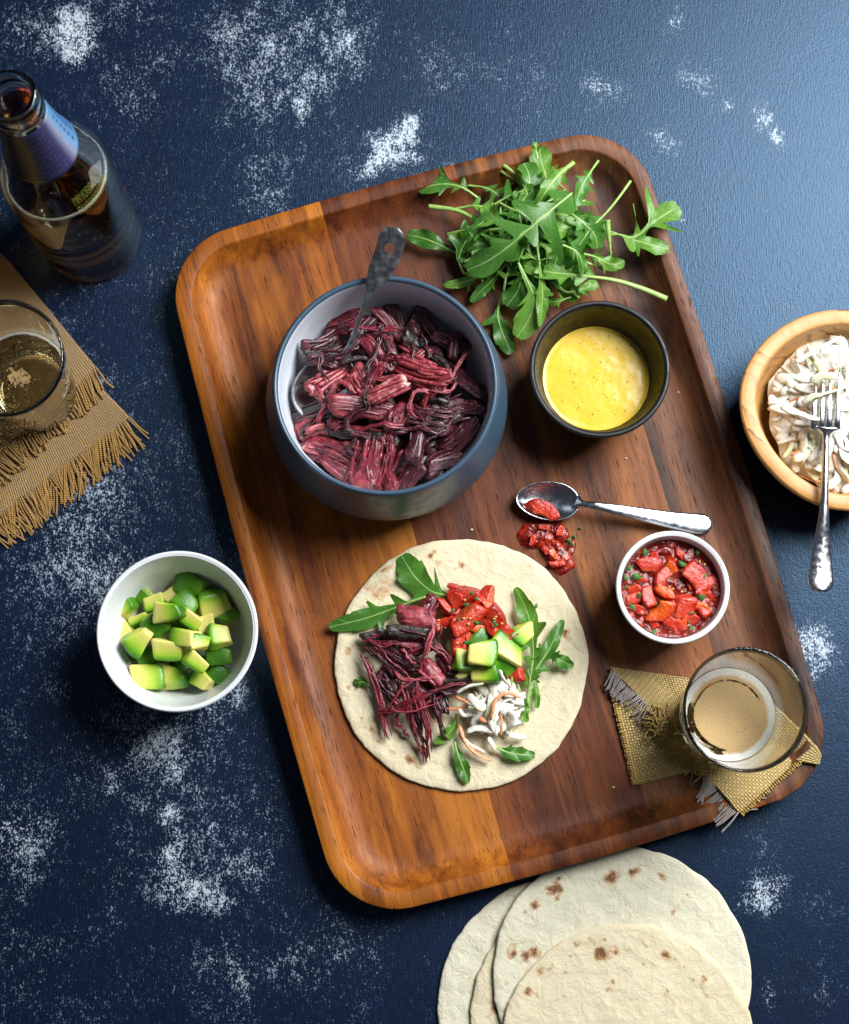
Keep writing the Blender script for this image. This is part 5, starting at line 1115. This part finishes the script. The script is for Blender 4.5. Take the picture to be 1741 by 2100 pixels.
# ------------------------------------------------------------------ glasses of beer
def tumbler(label, rim_px, base_z, H, beer_frac, beer_label, foam, seed):
    c = at(*rim_px, base_z + H)[:2]
    t = thing('beer_glass', label, 'glass', (c[0], c[1], base_z), 'beer glasses')
    ro = lambda g: 2.42 + 1.12 * g ** .85; ri = lambda g: ro(g) - .17
    prof = [(0.02, .10), (1.7, .06), (2.1, 0.0), (2.36, .06), (2.44, .3)] + [(ro(g), .3 + (H - .3) * g) for g in np.linspace(.06, 1, 14)]
    prof += [(ro(1) - .03, H + .05), (ro(1) - .085, H + .075), (ro(1) - .14, H + .05)]
    prof += [(ri(g), max(.3 + (H - .3) * g, .95)) for g in np.linspace(1, .10, 14)] + [(ri(.08) - .12, .85), (1.8, .72), (.02, .70)]
    v, f = lathe(prof, 112, c, base_z); f = [q[::-1] for q in f] if False else f
    v0 = len(v); v = np.vstack([v, (c[0], c[1], base_z + .10), (c[0], c[1], base_z + .70)]); disc_cap(f, 0, 112, v0, True); disc_cap(f, (len(prof) - 1) * 112, 112, v0 + 1)
    mesh('glass_wall', v, f, M_glass, t)
    zb = .3 + (H - .3) * beer_frac; b = thing('beer', beer_label, 'beer', (c[0], c[1], base_z + .7), 'beer in the glasses')
    e = .012
    pl = [(.02, .70 - e), (1.8, .72 - e), (ri(.08) - .12 + e, .85 - e)] + [(ri(g) + e, max(.3 + (H - .3) * g, .95)) for g in np.linspace(.10, beer_frac, 10)] + [(ri(beer_frac) - .06, zb - .03), (ri(beer_frac) * .5, zb - .035), (.02, zb - .035)]
    v, f = lathe(pl, 112, c, base_z); v0 = len(v); v = np.vstack([v, (c[0], c[1], base_z + .70 - e), (c[0], c[1], base_z + zb - .035)]); disc_cap(f, 0, 112, v0, True); disc_cap(f, (len(pl) - 1) * 112, 112, v0 + 1)
    mesh('liquid', v, f, M_beer, b)
    R_ = ri(beer_frac) - .02; nr, na = 40, 112; rr = np.linspace(.02, 1, nr); th = np.linspace(0, 6.2832, na, endpoint=False)
    X = (rr[:, None] * np.cos(th)[None]).ravel(); Y = (rr[:, None] * np.sin(th)[None]).ravel(); RR = np.repeat(rr, na)
    zz = base_z + zb + .02 + .05 * sstep(.85, 1, RR); cov = foam(X, Y, RR)
    top = np.c_[c[0] + X * R_, c[1] + Y * R_, zz]; v = np.vstack([top, (c[0], c[1], base_z + zb + .02)]); f = gridfaces(nr, na, True, flip=False); disc_cap(f, 0, na, len(v) - 1, True)
    bot = v.copy(); bot[:, 2] -= .03; n = len(v); f = f + [tuple(n + i for i in q[::-1]) for q in f]
    fo = mesh('foam', np.vstack([v, bot]), f, mat_foam('foam_%s' % seed, 1.0 if seed == 1 else 1.5, srgb(192, 158, 106), srgb(242, 236, 222)), b, attrs={'rr': np.tile(np.r_[RR, 0], 2), 'cov': np.tile(np.r_[cov, cov[0]], 2)})
    r = np.random.RandomState(seed); bag = Bag()
    for i in range(46 if seed == 2 else 16):
        a = r.uniform(0, 6.28); d = R_ * math.sqrt(r.uniform(.1, .93)); s = r.uniform(.025, .06)
        q = np.array([c[0] + d * math.cos(a), c[1] + d * math.sin(a), base_z + zb + .02])
        th2 = np.linspace(0, 6.283, 10); v, f = tube(np.c_[q[0] + s * np.cos(th2), q[1] + s * np.sin(th2), np.full(10, q[2])], s * .3, n=5); bag.add(v, f)
    v, f, _ = bag.out(); o = mesh('bubbles', v, f, M_bub, fo); o['kind'] = 'stuff'
    return c
M_bub = mat_plain('bubble_film', srgb(206, 186, 132), .15, .6)
def foam_right(X, Y, R_):
    # beige head with an open crescent on the lower left and a broken dark ring
    cr = sstep(.10, .0, np.abs(np.hypot(X + .02, Y + .02) - .80) - .03) * sstep(-.35, -.75, X * .86 + Y * .5)
    ring = sstep(.06, .0, np.abs(R_ - .74)) * sstep(.0, .4, Y) * .75
    ring2 = sstep(.05, .0, np.abs(R_ - .76)) * sstep(-.2, -.6, Y) * .55
    return np.clip(1.05 - 1.1 * cr - ring - ring2, 0, 1.2)
def foam_left(X, Y, R_):
    isl = .60 * np.exp(-(((X + .05) / .42) ** 2 + ((Y + .02) / .36) ** 2)); edge = .75 * sstep(.90, .97, R_) * sstep(-.6, .2, Y + X * .3)
    return np.maximum(isl, edge)
CG1 = tumbler('beer glass on the small burlap piece in the tray corner', (1529, 1455), FLOOR + .42, 10.0, .42, 'pale beer under beige foam in the glass on the tray', foam_right, 1)
CG2 = tumbler('beer glass on the folded fringed napkin at the left edge', (7, 733), .75, 9.8, .5, 'clear golden beer with scattered foam in the glass at the left edge', foam_left, 2)

# ------------------------------------------------------------------ bottle
def build_bottle():
    c = at(188, 482, 0)[:2]
    t = thing('beer_bottle', 'open clear glass beer bottle with a neck label at the upper left', 'bottle', (c[0], c[1], 0))
    po = smoothprof([(2.3, .12), (2.9, 0.0), (3.28, .25), (3.36, .9), (3.38, 4.0), (3.38, 8.0), (3.37, 10.8), (3.22, 12.2), (2.75, 13.9), (2.2, 15.6), (1.86, 17.2), (1.62, 19.0), (1.45, 20.8), (1.38, 21.4)], 4)
    lip = np.array([(1.37, 21.5), (1.50, 21.6), (1.56, 21.85), (1.55, 22.2), (1.46, 22.32), (1.44, 22.42), (1.47, 22.6), (1.47, 23.0), (1.40, 23.18), (1.26, 23.24), (1.12, 23.18), (1.06, 22.9)])
    pi = np.array([(max(r - .27, .02), z) for r, z in po[::-1] if z > 1.0]); 
    prof = np.vstack([[(.02, .35)], po, lip, pi, [(2.6, .75), (1.6, .9), (.02, 1.0)]])
    v, f = lathe(prof, 112, c, 0.0); k = len(v); v = np.vstack([v, (c[0], c[1], .35), (c[0], c[1], 1.0)]); disc_cap(f, 0, 112, k, True); disc_cap(f, (len(prof) - 1) * 112, 112, k + 1)
    mesh('glass_wall', v, f, M_bottle, t)
    rad = lambda z: float(np.interp(z, po[:, 1], po[:, 0]))
    # neck label
    zs = np.linspace(15.7, 20.9, 24); na = 112; th = np.linspace(0, 6.2832, na, endpoint=False)
    v, f = lathe([(rad(z) + .02, z) for z in zs], na, c, 0.0); n = len(v)
    v2, f2 = lathe([(rad(z) + .004, z) for z in zs], na, c, 0.0)
    f = f + [tuple(n + i for i in q[::-1]) for q in f2] + [(j, n + j, n + (j + 1) % na, (j + 1) % na) for j in range(na)] + [(n - na + j, n - na + (j + 1) % na, 2 * n - na + (j + 1) % na, 2 * n - na + j) for j in range(na)]
    ang = np.degrees((np.tile(th, 24) + np.pi) % (2 * np.pi) - np.pi); hh = np.repeat(np.linspace(0, 1, 24), na)
    m = NT('neck_label'); a, h = m.attr('ang'), m.attr('hh')
    gridl = m.math('MAXIMUM', m.remap(m.math('ABSOLUTE', m.math('SINE', m.math('MULTIPLY', a, .42))), .0, .16, 1, 0), m.remap(m.math('ABSOLUTE', m.math('SINE', m.math('MULTIPLY', h, 34.0))), .0, .18, 1, 0))
    base = m.ramp(m.remap(a, -180, 180), (0.0, srgb(40, 40, 70)), (.18, srgb(54, 44, 40)), (.245, srgb(120, 104, 50)), (.29, srgb(38, 42, 86)), (.42, srgb(58, 64, 112)), (.465, srgb(150, 156, 184)), (.50, srgb(110, 158, 200)), (.60, srgb(66, 120, 176)), (.75, srgb(40, 60, 110)))
    n1 = m.noise(m.xyz(m.math('MULTIPLY', a, .5), m.math('MULTIPLY', h, 14.0)), 1.0, 3)
    col = m.mix(m.math('MULTIPLY', gridl, m.math('MULTIPLY', m.remap(n1, .4, .6), .55)), base, srgb(176, 170, 190))
    txt = m.math('MULTIPLY', m.math('MULTIPLY', m.remap(m.math('ABSOLUTE', m.math('SUBTRACT', m.math('ABSOLUTE', m.math('SUBTRACT', a, 16.0)), 9.0)), 3.0, 3.8, 1, 0), m.remap(m.math('SINE', m.math('MULTIPLY', h, 52.0)), -.25, .1, 0, 1)), m.remap(m.math('ABSOLUTE', m.math('SUBTRACT', h, .45)), .36, .38, 1, 0))
    col = m.mix(m.math('MULTIPLY', txt, .8), col, srgb(30, 62, 110))
    m.set(color=col, rough=.42, spec=.4, metal=.35)
    mesh('neck_label', np.vstack([v, v2]), f, m.m, t, attrs={'ang': np.tile(ang, 2), 'hh': np.tile(hh, 2)})
    # dot-matrix date code on the shoulder
    G = {'M': '10001 11011 10101 10001 10001 10001 10001', 'A': '01110 10001 10001 11111 10001 10001 10001', 'Y': '10001 10001 01010 00100 00100 00100 00100', '0': '01110 10001 10001 10001 10001 10001 01110', '8': '01110 10001 10001 01110 10001 10001 01110',
         '1': '00100 01100 00100 00100 00100 00100 01110', '7': '11111 00001 00010 00100 00100 00100 00100', '.': '00000 00000 00000 00000 00000 00000 00100', 'U': '10001 10001 10001 10001 10001 10001 01110', 'G': '01110 10001 10000 10111 10001 10001 01110',
         '2': '01110 10001 00001 00110 01000 10000 11111', '3': '11110 00001 00001 01110 00001 00001 11110', '5': '11111 10000 11110 00001 00001 10001 01110', ' ': '00000 00000 00000 00000 00000 00000 00000'}
    pz = po[(po[:, 1] > 11)]; bag = Bag(); a0 = math.radians(-34)
    for line, txt_ in enumerate(('MAY08A17 .', 'AUG0082305')):
        for ci, ch in enumerate(txt_):
            for ry, row in enumerate(G[ch].split()):
                for cx, bit in enumerate(row):
                    if bit == '0': continue
                    s_ = 13.7 - (line * 9 + ry) * .105
                    aa = a0 + (ci * 6 + cx - 29) * .0145
                    r_ = rad(s_) + .012; q = np.array([c[0] + r_ * math.cos(aa), c[1] + r_ * math.sin(aa), s_])
                    o_ = .018; nrm = np.array([math.cos(aa), math.sin(aa), .4]); tg = np.array([-math.sin(aa), math.cos(aa), 0]); bi = np.cross(nrm, tg)
                    vv = [q + o_ * (math.cos(x) * tg + math.sin(x) * bi) for x in np.arange(6) * 1.047] + [q + nrm * .012]
                    bag.add(np.array(vv), [(j, (j + 1) % 6, 6) for j in range(6)])
    v, f, _ = bag.out(); mesh('date_code', v, f, M_ink, t)
    b = thing('beer', 'amber beer filling the bottle up to its shoulder', 'beer', (c[0], c[1], 1.0))
    zt = 11.9; e = .012
    pl = [(.02, 1.0 - e), (1.6, .9 - e), (2.6, .75 - e)] + [(r + e, z) for r, z in pi[::-1] if z < zt] + [(rad(zt) - .27 + e, zt), (1.2, zt - .02), (.02, zt - .02)]
    v, f = lathe(pl, 112, c, 0.0); k = len(v); v = np.vstack([v, (c[0], c[1], 1.0 - e), (c[0], c[1], zt - .02)]); disc_cap(f, 0, 112, k, True); disc_cap(f, (len(pl) - 1) * 112, 112, k + 1)
    mesh('liquid', v, f, M_beer2, b)
    R_ = rad(zt) - .29; th = np.linspace(0, 6.2832, 97)
    bag = Bag()
    wv = .05 + .05 * fbm(np.c_[np.cos(th) * 3, np.sin(th) * 3], 4, 3)
    v, f = tube(np.c_[c[0] + (R_ - wv) * np.cos(th), c[1] + (R_ - wv) * np.sin(th), np.full(97, zt + .02)], wv, wv * .8, n=7); bag.add(v, f)
    v, f, _ = bag.out(); mesh('foam_ring', v, f, M_bub2, b)
M_bub2 = mat_plain('pale_foam', srgb(200, 190, 176), .3, .5, .25, 900)
build_bottle()

# ------------------------------------------------------------------ napkins
def cloth(name, q, mat, parent, nu=60, nv=60, amp=.10, thick=.09, seed=0, sag=None, freq=.5):
    q = np.asarray(q, float); u = np.linspace(0, 1, nu); v = np.linspace(0, 1, nv); U, V = np.meshgrid(u, v, indexing='ij'); U = U.ravel(); V = V.ravel()
    P = ((1 - U) * (1 - V))[:, None] * q[0] + (U * (1 - V))[:, None] * q[1] + (U * V)[:, None] * q[2] + ((1 - U) * V)[:, None] * q[3]
    lu = (np.linalg.norm(q[1] - q[0]) + np.linalg.norm(q[2] - q[3])) / 2; lv = (np.linalg.norm(q[3] - q[0]) + np.linalg.norm(q[2] - q[1])) / 2
    P[:, 2] += amp * (fbm(P[:, :2] * freq + seed, seed, 3) - .5) * 2
    ed = .05 * (fbm(np.c_[U * lu * 2, V * lv * 2] + seed, seed + 3, 2) - .5); P[:, 0] += ed * ((U < .01) | (U > .99)); P[:, 1] += ed * ((V < .01) | (V > .99))
    if sag: P[:, 2] = sag(P, U, V)
    bot = P - (0, 0, thick); n = len(P); f = gridfaces(nu, nv) + gridfaces(nu, nv, off=n, flip=True)
    per = list(range(nv)) + [i * nv + nv - 1 for i in range(1, nu)] + [(nu - 1) * nv + j for j in range(nv - 2, -1, -1)] + [i * nv for i in range(nu - 2, 0, -1)]
    f += [(per[i], n + per[i], n + per[(i + 1) % len(per)], per[(i + 1) % len(per)]) for i in range(len(per))]
    bm_nrm = np.cross(P[nv] - P[0], P[1] - P[0])
    if bm_nrm[2] < 0: f = [x[::-1] for x in f]
    return mesh(name, np.vstack([P, bot]), f, mat, parent, attrs={'u': np.tile(U * lu, 2), 'v': np.tile(V * lv, 2)})
def fringe(parent, a, b, out, length, mat, seed, pitch=.13, rad=.062, z=(0, 0), clump=1.0, name='fringe', curl=.35):
    r = np.random.RandomState(seed); a, b, out = (np.asarray(x, float) for x in (a, b, out)); L = np.linalg.norm(b - a); n = int(L / pitch); bag = Bag(); d = (b - a) / L
    for i in range(n):
        t = (i + .5) / n; p = a + (b - a) * t
        lean = (fbm([[i * .13, seed]], seed, 2)[0] - .5) * 1.5 * clump + r.uniform(-.15, .15)
        ln = length * r.uniform(.8, 1.12); dz = r.uniform(0, .12)
        o = out / np.linalg.norm(out) + d * lean
        pts = [p - out / np.linalg.norm(out) * .06, p + o * ln * .35 + (0, 0, .05 + dz), p + o * ln * .7 + d * r.uniform(-.1, .1) * curl * ln + (0, 0, dz * .7 + z[0] * .6), p + o * ln + d * r.uniform(-.25, .25) * curl * ln + (0, 0, z[0] - .0)]
        path = catmull(pts, 10); rad_ = rad * r.uniform(.85, 1.15) * np.interp(np.linspace(0, 1, 10), [0, .85, 1], [.9, 1.0, 1.25])
        v, f = tube(path, rad_, n=6)
        bag.add(v, f, fu=np.r_[np.repeat(np.linspace(0, ln, 10), 6) , 0, ln], fv=np.r_[np.tile(np.arange(6) / 6.0, 10), 0, 0])
    v, f, at_ = bag.out(); v[:, 2] = np.maximum(v[:, 2], z[1]); o = mesh(name, v, f, mat, parent, attrs=at_); o['kind'] = 'stuff'; return o
t = thing('napkin', 'folded ochre linen napkin with long fringes at the left edge', 'napkin', ZN(200, 1100, 0))
A = lambda x, y, z: ZN(x, y, z)
cloth('lower_layer', [A(-520, 1350, .28), A(620, 920, .3), A(800, 1105, .26), A(-420, 2010, .26)], M_burlap, t, 80, 60, .10, .1, 3, freq=.3)
# the upper layer, folded edge along the upper right
cloth('upper_layer', [A(-520, -420, .62), A(40, 128, .62), A(595, 800, .60), A(-420, 1700, .60)], M_burlap, t, 110, 90, .16, .34, 6, freq=.32)
fringe(t, A(800, 1108, .2), A(-420, 2012, .2), A(60, 1720, 0) * [1, 1, 0] - A(0, 1600, 0) * [1, 1, 0], 2.05, M_fringe, 11, z=(-.12, .07))
fringe(t, A(760, 1130, .12), A(-420, 2000, .12), A(60, 1720, 0) * [1, 1, 0] - A(0, 1600, 0) * [1, 1, 0], 2.3, M_fringe, 14, .2, z=(-.05, .07))
fringe(t, A(598, 800, .52), A(-420, 1700, .52), A(80, 1500, 0) * [1, 1, 0] - A(0, 1395, 0) * [1, 1, 0], 1.7, M_fringe, 12, z=(-.1, .34))

t = thing('burlap_piece', 'small rumpled burlap cloth with frayed grey threads under the glass on the tray', 'cloth', ZG(700, 800, FLOOR))
B = lambda x, y, z: ZG(x, y, z)
cloth('lower_layer', [B(135, 440, 1.02), B(290, 1072, .98), B(720, 960, .98), B(640, 400, 1.02)], M_burlap2, t, 50, 50, .07, .1, 3, freq=1.0)
cloth('upper_fold', [B(103, 262, 1.35), B(645, 340, 1.30), B(760, 800, 1.16), B(425, 590, 1.45)], M_burlap2, t, 60, 60, .22, .1, 5, freq=.8)
def drape(P, U, V):
    l = (P[:, :2] - TC) @ np.c_[TX, TY]
    d = np.minimum(15.95 - np.abs(l[:, 0]), 22.3 - np.abs(l[:, 1]))
    base = np.interp(d, [-1.2, -.1, .1, 1.0, 1.7, 2.4, 3.2, 5], [1.5, 2.22, 2.42, 2.44, 2.02, 1.5, 1.2, 1.18])
    g = np.linalg.norm(P[:, :2] - CG1, axis=1); base = np.where(g < 2.7, 1.18, base)
    return base + .05 * (fbm(P[:, :2] * 1.1, 9, 3) - .5)
cloth('draped_corner', [B(640, 860, 1.2), B(990, 1272, 2.4), B(1515, 800, 2.4), B(1210, 480, 1.2)], M_burlap2, t, 60, 60, .0, .1, 7, sag=drape)
cloth('turned_corner', [B(1370, 905, 2.55), B(1540, 935, 2.5), B(1556, 865, 2.6), B(1515, 795, 2.75)], M_burlap2, t, 16, 16, .04, .09, 8)
fringe(t, B(112, 285, 1.32), B(430, 590, 1.42), B(150, 520, 0) * [1, 1, 0] - B(215, 400, 0) * [1, 1, 0], 1.15, M_fringe2, 21, .14, .06, z=(-.15, 1.05))
fringe(t, B(760, 1010, 1.5), B(985, 1270, 2.38), B(780, 1200, 0) * [1, 1, 0] - B(850, 1090, 0) * [1, 1, 0], 1.45, M_fringe2, 22, .13, .06, z=(.1, 1.0))
fringe(t, B(138, 445, .98), B(288, 1068, .98), B(100, 770, 0) * [1, 1, 0] - B(205, 745, 0) * [1, 1, 0], .26, M_fringe3, 23, .15, .08, z=(-.02, .87), curl=.8)
fringe(t, B(992, 1268, 2.38), B(1512, 806, 2.4), B(1300, 1090, 0) * [1, 1, 0] - B(1230, 1020, 0) * [1, 1, 0], .22, M_fringe3, 24, .16, .06, z=(-.02, 2.27), curl=.8)
bag = Bag(); r = np.random.RandomState(31)                         # loose, tangled threads
for i in range(140):
    u = r.rand(); x = 400 + 330 * u + r.uniform(-50, 50); y = 590 + 360 * u + r.uniform(-60, 60)
    an = r.uniform(0, 6.28); L = r.uniform(40, 110); cv = r.uniform(-2, 2)
    pts = [ZG(x + L * s * math.cos(an + cv * s), y + L * s * math.sin(an + cv * s), 1.40 + .75 * r.rand() * (1 - abs(s))) for s in (-1, -.4, .3, 1)]
    v, f = tube(catmull(pts, 12), .052, n=5); bag.add(v, f, fu=np.r_[np.repeat(np.linspace(0, 1.5, 12), 5), 0, 1], fv=np.r_[np.tile(np.arange(5) / 5.0, 12), 0, 0])
v, f, a_ = bag.out(); o = mesh('tangled_threads', v, f, M_fringe3, t, attrs=a_); o['kind'] = 'stuff'
for i, p in enumerate([((660,960,1.1),(670,1010,1.05),(655,1050,1.0),(675,1090,.95)), ((700,930,1.3),(760,1060,1.3),(770,1130,1.2),(735,1220,1.1)), ((1160,1100,2.4),(1190,1085,2.35),(1218,1092,2.3)), ((1100,1165,2.38),(1140,1160,2.3),(1175,1165,2.25)), ((1020,1245,2.35),(1070,1240,2.25),(1115,1238,2.2))]):
    v, f = tube(catmull([ZG(*q) for q in p], 14), .05, n=6); mesh('loose_thread', v, f, M_fringe2, t, attrs={'fu': np.r_[np.repeat(np.linspace(0, 1.2, 14), 6), 0, 1], 'fv': np.r_[np.tile(np.arange(6) / 6.0, 14), 0, 0]})

# ------------------------------------------------------------------ crumbs
M_crumb = mat_plain('crumb', srgb(206, 190, 160), .7)
for i, (x, y, lab) in enumerate([(1467, 1092, 'tiny pale crumb on the tray left of the spilled salsa'), (1998, 1155, 'tiny pale crumb right of the black bowl'), (1843, 1350, 'tiny pale crumb below the black bowl'), (1807, 2318, 'tiny pale crumb on the tray near the burlap')]):
    if i == 0: x, y = 1390, 1560
    q = at(x / 1.436, y / 1.436, FLOOR + .05)
    v = wedge(900 + i, (.14, .11, .09), .35, RB2) + q; tag(mesh('crumb', v, RB2F, M_crumb), lab, 'crumb', 'crumbs on the tray')
